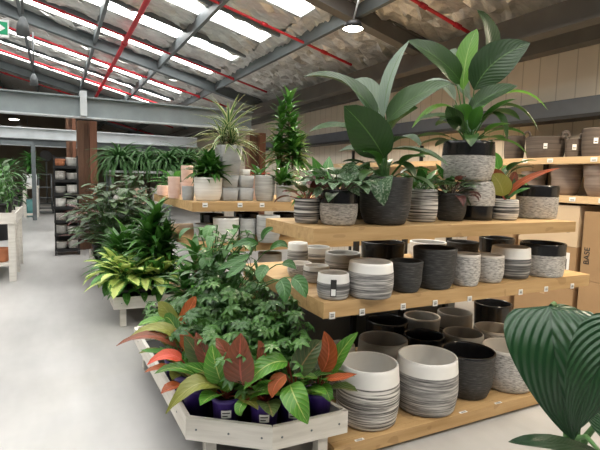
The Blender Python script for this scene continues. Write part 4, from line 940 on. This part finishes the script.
# ------------------------------------------------------------------ black trolley of pots by the column
x0, x1, y0, y1 = -.03, .37, 10.25, 10.72
t = thing('pot_trolley', ((x0 + x1) / 2, 10.5, 0), 'black wheeled trolley rack stacked with pale pots beside the timber column', 'trolley')
for (x, y) in ((x0, y0), (x1, y0), (x0, y1), (x1, y1)):
    mb = MB(); mb.box((x - .015, y - .015, .1), (x + .015, y + .015, 1.92), M['black_steel']); mb.build('post', t)
    mb = MB(); mb.tube([(x - .02, y, .05), (x + .02, y, .05)], .05, M['black_plastic'], 14); mb.build('wheel', t)
tiers = [.12, .42, .68, .94, 1.2, 1.46, 1.72]
for z in tiers: mb = MB(); mb.box((x0 - .02, y0 - .02, z - .05), (x1 + .02, y1 + .02, z), M['black_steel']); mb.build('shelf', t)
mb = MB(); mb.box((x0, y1 + .016, .12), (x1, y1 + .022, 1.9), M['black_steel']); mb.build('added_dark_backing', t)  # added black sheet darkening the gaps behind the pots
words_ = ['bottom', 'second lowest', 'third lowest', 'middle', 'third highest', 'second highest', 'top']
for i, z in enumerate(tiers):
    for j, (x, side) in enumerate(((.068, 'left'), (.272, 'right'))):
        sty = [('grey_light', 'dark grey'), ('white', 'white'), ('speck', 'speckled pale')][(i * 2 + j + (1 if i else 0)) % 3 if i > 0 else 0]
        if i == 6: sty = [('terra', 'terracotta'), ('grey_light', 'dark grey')][j]
        o = potmesh(.1, .125 + .03 * ((i + j) % 2), sty[0]).build('plant_pot'); o.location = (x, 10.38, z + .0015); tag(o, '%s pot on the %s tier of the black trolley, %s of the pair' % (sty[1], words_[i], side), 'pot', 'pots on the black trolley')

# ------------------------------------------------------------------ left side of the aisle
bx0, bx1, by0, by1, bz = -1.35, -.55, 8.0, 9.6, .98
t = thing('plant_table', (bx0 + .3, by0, 0), 'white timber plant table at the left edge of the photo', 'table')
for (x, y) in ((bx1 - .04, by0 + .04), (bx1 - .04, by1 - .04), (bx0 + .04, by0 + .04), (bx0 + .04, by1 - .04), (bx1 - .04, by0 + .8)):
    mb = MB(); mb.box((x - .045, y - .045, 0), (x + .045, y + .045, bz), M['white_timber']); mb.build('leg', t)
mb = MB(); mb.box((bx0 + .05, by0 + .05, bz - .09), (bx1 - .085, by1 - .05, bz - .06), M['white_timber']); mb.build('table_top', t)
mb = MB(); mb.box((bx0, by0 - .025, bz - .14), (bx1, by0 - .006, bz + .02), M['white_timber']); mb.build('side_board', t)
mb = MB(); mb.box((bx1 + .006, by0, bz - .14), (bx1 + .025, by1, bz + .02), M['white_timber']); mb.build('side_board', t)
mb = MB(); mb.box((bx0 + .05, by0 + .05, .22), (bx1 - .085, by1 - .05, .25), M['white_timber']); mb.build('lower_shelf', t)
for (x, y, lab, mats, n) in ((-.78, 8.2, 'leafy green plant at the front of the left plant table', ['green', 'lily', 'schef'], 34), (-.74, 8.7, 'second leafy green plant on the left plant table', ['green', 'drac'], 34), (-.76, 9.2, 'leafy plant at the far end of left plant table', ['lily', 'drac'], 30)):
    t = nursery((x, y, bz - .0585), .13, .2, lab, 'potted plant', 'plants on the left table', 'potted_plant'); mb = MB()
    b0 = V((x, y, bz + .1))
    for hh in (.02, .2, .38): mb.tube([b0, b0 + V((0, 0, hh))], .01, M['stem'], 5); rosette(mb, b0 + V((0, 0, hh)), n // 3, .22, .09, [LM[m_] for m_ in mats], (-.2, 1.2), (.4, 1.2), .12, 'ovate')
    mb.squash(0, -.66, .2); mb.build('foliage', t)
o = potmesh(.12, .2, 'terra').build('plant_pot'); o.location = (-.75, 8.3, .2515); tag(o, 'terracotta pot on lower shelf of the left plant table', 'pot')
# distant table with teal bin
tx0, tx1, ty0, ty1 = -1.0, -.62, 19.2, 20.2
t = thing('side_table', ((tx0 + tx1) / 2, 19.6, 0), 'small white timber table with open front at the far end of aisle', 'table')
for (x, y) in ((tx0, ty0), (tx1, ty0), (tx0, ty1), (tx1, ty1)):
    mb = MB(); mb.box((x - .04, y - .04, 0), (x + .04, y + .04, 1.0), M['white_timber']); mb.build('leg', t)
mb = MB(); mb.box((tx0 - .06, ty0 - .06, 1.0), (tx1 + .06, ty1 + .06, 1.08), M['white_timber']); mb.build('table_top', t)
mb = MB(); mb.box((tx0 + .04, ty0 - .03, .06), (tx1 - .04, ty0 + .03, .14), M['white_timber']); mb.build('rail', t)
o = sqpot(.30, .62, .9, M['teal'], M['grey_inside']).build('teal_bin'); o.location = (-.81, 19.55, 0); tag(o, 'teal bin standing inside the small white table', 'bin')
def carton(name, lo, hi, mat, label, group=None, rz=0):
    """closed carton with folded top flaps"""
    c = V(((lo[0] + hi[0]) / 2, (lo[1] + hi[1]) / 2, lo[2])); d = V(hi) - V(lo); mb = MB(); hx, hy, h = d.x / 2, d.y / 2, d.z
    mb.box((-hx, -hy, 0), (hx, hy, h - .006), M[mat]); mb.box((-hx, -hy, h - .006), (hx, -.003, h), M[mat]); mb.box((-hx, .003, h - .006), (hx, hy, h), M[mat])
    o = mb.build(name); o.location = c; o.rotation_euler.z = rz; tag(o, label, 'box', group)
    mb = MB(); mb.box((-hx - .0008, -.03, h * .75), (-hx - .0001, .03, h + .0008), M['tape']); mb.box((-hx, -.03, h + .0001), (hx, .03, h + .0008), M['tape']); tp = mb.build('packing_tape', o); tp.location = (0, 0, 0)
    return o
M['tape'] = plain('packing_tape', (.46, .31, .17), .3, 0, .04)
t = thing('potted_plant', (-.83, 19.6, 1.0815), 'green bushy plant in a white square planter on top of the small far table', 'potted plant')
o = sqpot(.44, .42, .95, M['white_paint'], M['grey_inside']).build('pot', t); o.location = (0, 0, 0)
mb = MB(); mb.box((-.18, -.18, .34), (.18, .18, .37), M['soil']); mb.build('soil', t).location = (0, 0, 0)
mb = MB()
for hh in (0, .28, .5): drac(mb, V((-.80, 19.6, 1.45 + hh)), 26, .55, .11, LM['green'], .1, (-.1, 1.3), (.4, 1.2), 'lance')
mb.build('foliage', t)
for i, (px, y, zz, lab) in enumerate(((7, 15.0, 1.7, 'dense dark green plant left of the far table'), (12, 16.8, 1.6, 'dense green plant beyond the left plant table'), (-3, 13.0, 1.55, 'dense green plant at the left edge behind the plant table'))):
    p = PY(px, 175, y); t = nursery((p.x, y, 0), .25, .9, lab, 'potted plant', 'far plants left of aisle', 'potted_plant'); mb = MB()
    for hh in (.1, .45, .8): rosette(mb, V((p.x, y, .8 + hh * .9)), 26, .32, .13, [LM['green'], LM['lily'], LM['calathea']], (-.2, 1.3), (.4, 1.2), .25, 'ovate')
    mb.tube([(p.x, y, .7), (p.x, y, .8 + .8)], .03, M['stem'], 6); mb.build('foliage', t)
# steel gantry and far clutter
t = thing('steel_gantry', (-1.6, 17.6, 0), 'grey steel frame standing over the far left plants', 'frame')
pa, pb = PY(0, 143.5, 18.0), PY(33, 143.5, 18.0)
mb = MB(); mb.box((pa.x - 1.5, 17.95, pb.z - .06), (pb.x, 18.05, pb.z + .06), M['galv']); mb.build('cross_bar', t)
mb = MB(); mb.box((pb.x - .06, 17.95, 0), (pb.x + .06, 18.05, pb.z - .06), M['galv']); mb.build('post', t)
mb = MB(); mb.box((pa.x - 1.5, 17.95, 0), (pa.x - 1.38, 18.05, pb.z - .06), M['galv']); mb.build('post', t)
p = PY(45.5, 196, 21.0); x = p.x
t = thing('hand_trolley', (x, 21, 0), 'dark hand trolley standing in the aisle beyond the pot rack', 'trolley')
mb = MB()
for dx in (-.22, .22): mb.tube([(x + dx, 21, .15), (x + dx, 21, 1.5)], .03, M['dark_steel'], 6)
for z in (.2, .6, 1.0, 1.5): mb.tube([(x - .22, 21, z), (x + .22, 21, z)], .025, M['dark_steel'], 6)
mb.build('frame', t)
for dx in (-.25, .25): mb = MB(); mb.tube([(x + dx - .03, 20.95, .14), (x + dx + .03, 20.95, .14)], .14, M['black_plastic'], 16); mb.build('wheel', t)
mb = MB(); mb.box((x - .25, 20.6, .05), (x + .25, 20.98, .08), M['dark_steel']); mb.build('toe_plate', t)
# pedestal fan silhouette at the far end
p = PY(46, 156, 27.0)
t = thing('pedestal_fan', (p.x, 27, 0), 'round dark pedestal fan against the far brown wall', 'fan')
mb = MB(); mb.tube([(p.x, 26.9, p.z), (p.x, 27.1, p.z)], .27, M['black_steel'], 24)
mb.build('guard', t); mb = MB(); mb.tube([(p.x, 27.05, .04), (p.x, 27.05, p.z)], .04, M['dark_steel'], 8); mb.build('pole', t); mb = MB(); mb.lathe([(0, 0), (.3, 0), (.3, .03), (.05, .06), (0, .06)], M['dark_steel'], 20, (p.x, 27.05, 0)); mb.build('base', t)

# ------------------------------------------------------------------ right wall shelving
XS = 5.0
t = thing('pot_shelving', (5.25, 4.5, 0), 'wall shelving with pine boards of brown pots above cardboard boxes', 'shelving')
for z in (1.91, 1.485): mb = MB(); mb.box((XS, 1.6, z - .075), (XS + .04, 8.6, z), M['pine_y']); mb.box((XS + .04, 1.6, z - .03), (5.5, 8.6, z), M['pine_y']); mb.build('shelf_board', t)
for y in (1.65, 4.05, 6.4, 8.5): mb = MB(); mb.box((5.505, y - .025, 0), (5.545, y + .025, 2.2), M['black_steel']); mb.build('upright', t)
for z, ys in ((1.875, (3.12, 3.62, 3.95, 4.4)), (1.45, (3.0, 3.32, 3.55, 4.3))):
    for y in ys: mb = MB(); mb.box((XS - .004, y - .035, z - .022), (XS - .0005, y + .035, z + .022), M['paper']); mb.box((XS - .005, y - .025, z - .01), (XS - .0042, y + .02, z - .003), M['ink']); mb.build('price_ticket', t)
GW = 'brown pots on the wall shelving'
def wpot(px, wpx, z, rim, sty, label, handles=False, y=None, xx=None, sticker=False):
    xx = xx or 5.22; c = PX(px, rim, xx); r = wpx / 2 * depth(c) / F; h = c.z - z; o = potmesh(r, h, sty).build('handled_pot' if handles else 'plant_pot'); o.location = (xx, c.y, z + .0015); tag(o, label, 'pot', GW)
    if handles:
        for s in (-1, 1):
            mb = MB(); a = V((-.55, .83, 0)) * (r * .93 * s); ring = [a + V((-.55, .83, 0)) * .035 * math.cos(q) + V((0, 0, h + .035 + .04 * math.sin(q))) for q in [-.6 + (PI + 1.2) * i / 10 for i in range(11)]]
            mb.tube(ring, .014, M['brown_rib'], 8); hd = mb.build('handle', o); hd.location = (0, 0, 0)
    if sticker:
        d = V((-o.location.x, -o.location.y, 0)).normalized(); sd = d.cross(V((0, 0, 1))); Rm = Matrix((sd, d, V((0, 0, 1)))).transposed()
        mb = MB(); mb.box((-.02, 0, -.03), (.02, .003, .03), M['paper'], Rm, d * r * 1.0 + V((0, 0, h * .55))); mb.box((-.014, .003, -.015), (.014, .004, -.005), M['ink'], Rm, d * r * 1.0 + V((0, 0, h * .55))); st = mb.build('price_sticker', o); st.location = (0, 0, 0)
    return o
wpot(546, 37, 1.91, 138, 'brown', 'large dark brown ribbed pot with ring handles on the upper wall shelf', True, sticker=True)
wpot(575, 17, 1.91, 139.5, 'brown', 'small dark brown ring handled pot between two larger pots', True, sticker=True)
wpot(597, 26, 1.91, 129, 'brown', 'tallest dark brown pot at the right end of upper wall shelf', False, sticker=True)
wpot(515, 20, 1.91, 137, 'brown', 'dark brown pot partly hidden by the bright green leaves on upper wall shelf', False)
wpot(567.5, 28, 1.485, 166, 'clay', 'grey brown two tier pot at the lower wall shelf end', False)
wpot(604, 34, 1.485, 165, 'clay', 'larger grey brown pot with a sticker on lower wall shelf', False, sticker=True)
wpot(534, 22, 1.485, 172, 'clay', 'pale brown pot behind the black topped pot on lower wall shelf', False)
GB = 'cardboard boxes under the wall shelves'
o = carton('cardboard_box', (5.0, 2.42, .60), (5.48, 3.17, 1.33), 'card', 'large brown cardboard box printed BASE at the right edge', GB)
def text(body, size, mat, parent, loc, R, name='lettering'):
    cu = bpy.data.curves.new(name, 'FONT'); cu.body = body; cu.size = size; cu.offset = .0008; cu.extrude = .0005; cu.align_x = 'CENTER'; cu.align_y = 'CENTER'
    ob = bpy.data.objects.new(name, cu); COL.objects.link(ob); dg = bpy.context.evaluated_depsgraph_get(); me = bpy.data.meshes.new_from_object(ob.evaluated_get(dg)); bpy.data.objects.remove(ob)
    ob = bpy.data.objects.new(name, me); me.materials.clear(); me.materials.append(mat); COL.objects.link(ob); ob.parent = parent
    ob.matrix_local = Matrix.Translation(loc) @ R.to_4x4(); return ob
RB = Matrix(((0, 0, -1), (0, 1, 0), (1, 0, 0)))   # reads upwards on the face that looks to -x
oc = o.location; q = PX(587, 256, 5.0)
tx = text('BASE', .085, M['ink'], o, (5.0 - oc.x - .002, q.y - oc.y, q.z - oc.z), RB)
mb = MB()
for i in range(5): mb.box((-.242, -.34 + .03 * i, .30), (-.2405, -.325 + .03 * i, .52), M['ink'])
mk = mb.build('printed_marks', o); mk.location = (0, 0, 0)
carton('cardboard_box', (5.0, 2.42, 0), (5.48, 3.17, .595), 'card', 'brown cardboard box on the floor under the BASE box', GB)
o = carton('cardboard_box', (5.02, 3.24, .93), (5.48, 3.98, 1.38), 'card_light', 'pale cardboard box with scribbled marks, just under the lower wall shelf', GB)
mb = MB()
for (a, b, w_, h_) in ((.10, .24, .03, .10), (.04, .26, .02, .12), (.0, .23, .012, .07), (-.04, .25, .012, .05)): mb.box((-.2325, a, b), (-.231, a + w_, b + h_), M['ink'])
mk = mb.build('printed_marks', o); mk.location = (0, 0, 0)
o = carton('cardboard_box', (5.02, 3.24, .46), (5.48, 3.98, .925), 'card', 'brown cardboard box with white barcode label under the pale box', GB)
mb = MB(); mb.box((-.2325, -.30, .16), (-.231, -.12, .40), M['paper'])
for i in range(6): mb.box((-.2335, -.27 + .02 * i, .20), (-.2326, -.26 + .02 * i, .33), M['ink'])
mk = mb.build('barcode_label', o); mk.location = (0, 0, 0)
carton('cardboard_box', (5.02, 3.24, 0), (5.48, 3.98, .455), 'card', 'brown cardboard box on the floor below the barcode labelled box', GB)
carton('cardboard_box', (5.02, 4.06, .46), (5.48, 4.8, 1.25), 'card', 'tall brown cardboard box further along behind the black topped pots', GB)
carton('cardboard_box', (5.02, 4.06, 0), (5.48, 4.8, .455), 'card', 'brown cardboard box on the floor furthest along the wall', GB)

# ------------------------------------------------------------------ foreground plant
fx, fy = 1.13, .62
t = nursery((fx, fy, 0), .17, .34, 'big ribbed green leaves of a plant at the right front edge', 'potted plant', None, 'potted_plant')
mb = MB(); b0 = V((fx, fy, .30)); FL = []
def fl(px, w, fc, d, prof='shoulder', n=16, nx=4, fold=.15, curl=.1):
    p0 = pleaf(mb, px, w, LM['fore'], fc, d, n, nx, prof, fold, None, curl, .006)
    mb.tube(bez(b0, V((fx + .02, fy + .16, p0.z + .02)), p0, 8), [.008] * 6 + [.006, .005, .004], M['stem'], 8, False)
fl([(551, 306), (556, 362), (573, 440)], .165, (-.45, -.75, .45), (.93, .87, .90))
fl([(632, 330), (598, 368), (574, 432)], .105, (-.45, -.8, .3), (.76, .74, .78))
fl([(560, 322), (596, 330), (650, 352)], .11, (-.1, -.6, .8), (1.0, 1.02, 1.06))
fl([(600, 452), (550, 442), (508, 442)], .035, (-.2, -.5, .8), (.95, .9, .9), 'ovate')
fl([(640, 440), (612, 425), (585, 405)], .09, (-.2, -.5, .8), (.9, .92, .95), 'ovate')
for a in range(7):
    leaf(mb, b0, -.9 + a * .75, 1.25, .26, .14, 1.0, LM['fore'], 'heart', 10, 3, .38, M['stem'], .006)
mb.build('foliage', t)

# ------------------------------------------------------------------ light
w = bpy.data.worlds.new('daylight'); S.world = w; w.use_nodes = True
w.node_tree.nodes['Background'].inputs[0].default_value = (.95, .97, 1, 1); w.node_tree.nodes['Background'].inputs[1].default_value = .12
S.view_settings.view_transform = 'Standard'; S.view_settings.look = 'None'; S.view_settings.gamma = 1; S.view_settings.exposure = .25; S.view_settings.use_curve_mapping = False
S.cycles.use_denoising = True; S.cycles.max_bounces = 6; S.cycles.diffuse_bounces = 4; S.cycles.glossy_bounces = 3; S.cycles.transmission_bounces = 2; S.cycles.sample_clamp_indirect = 6
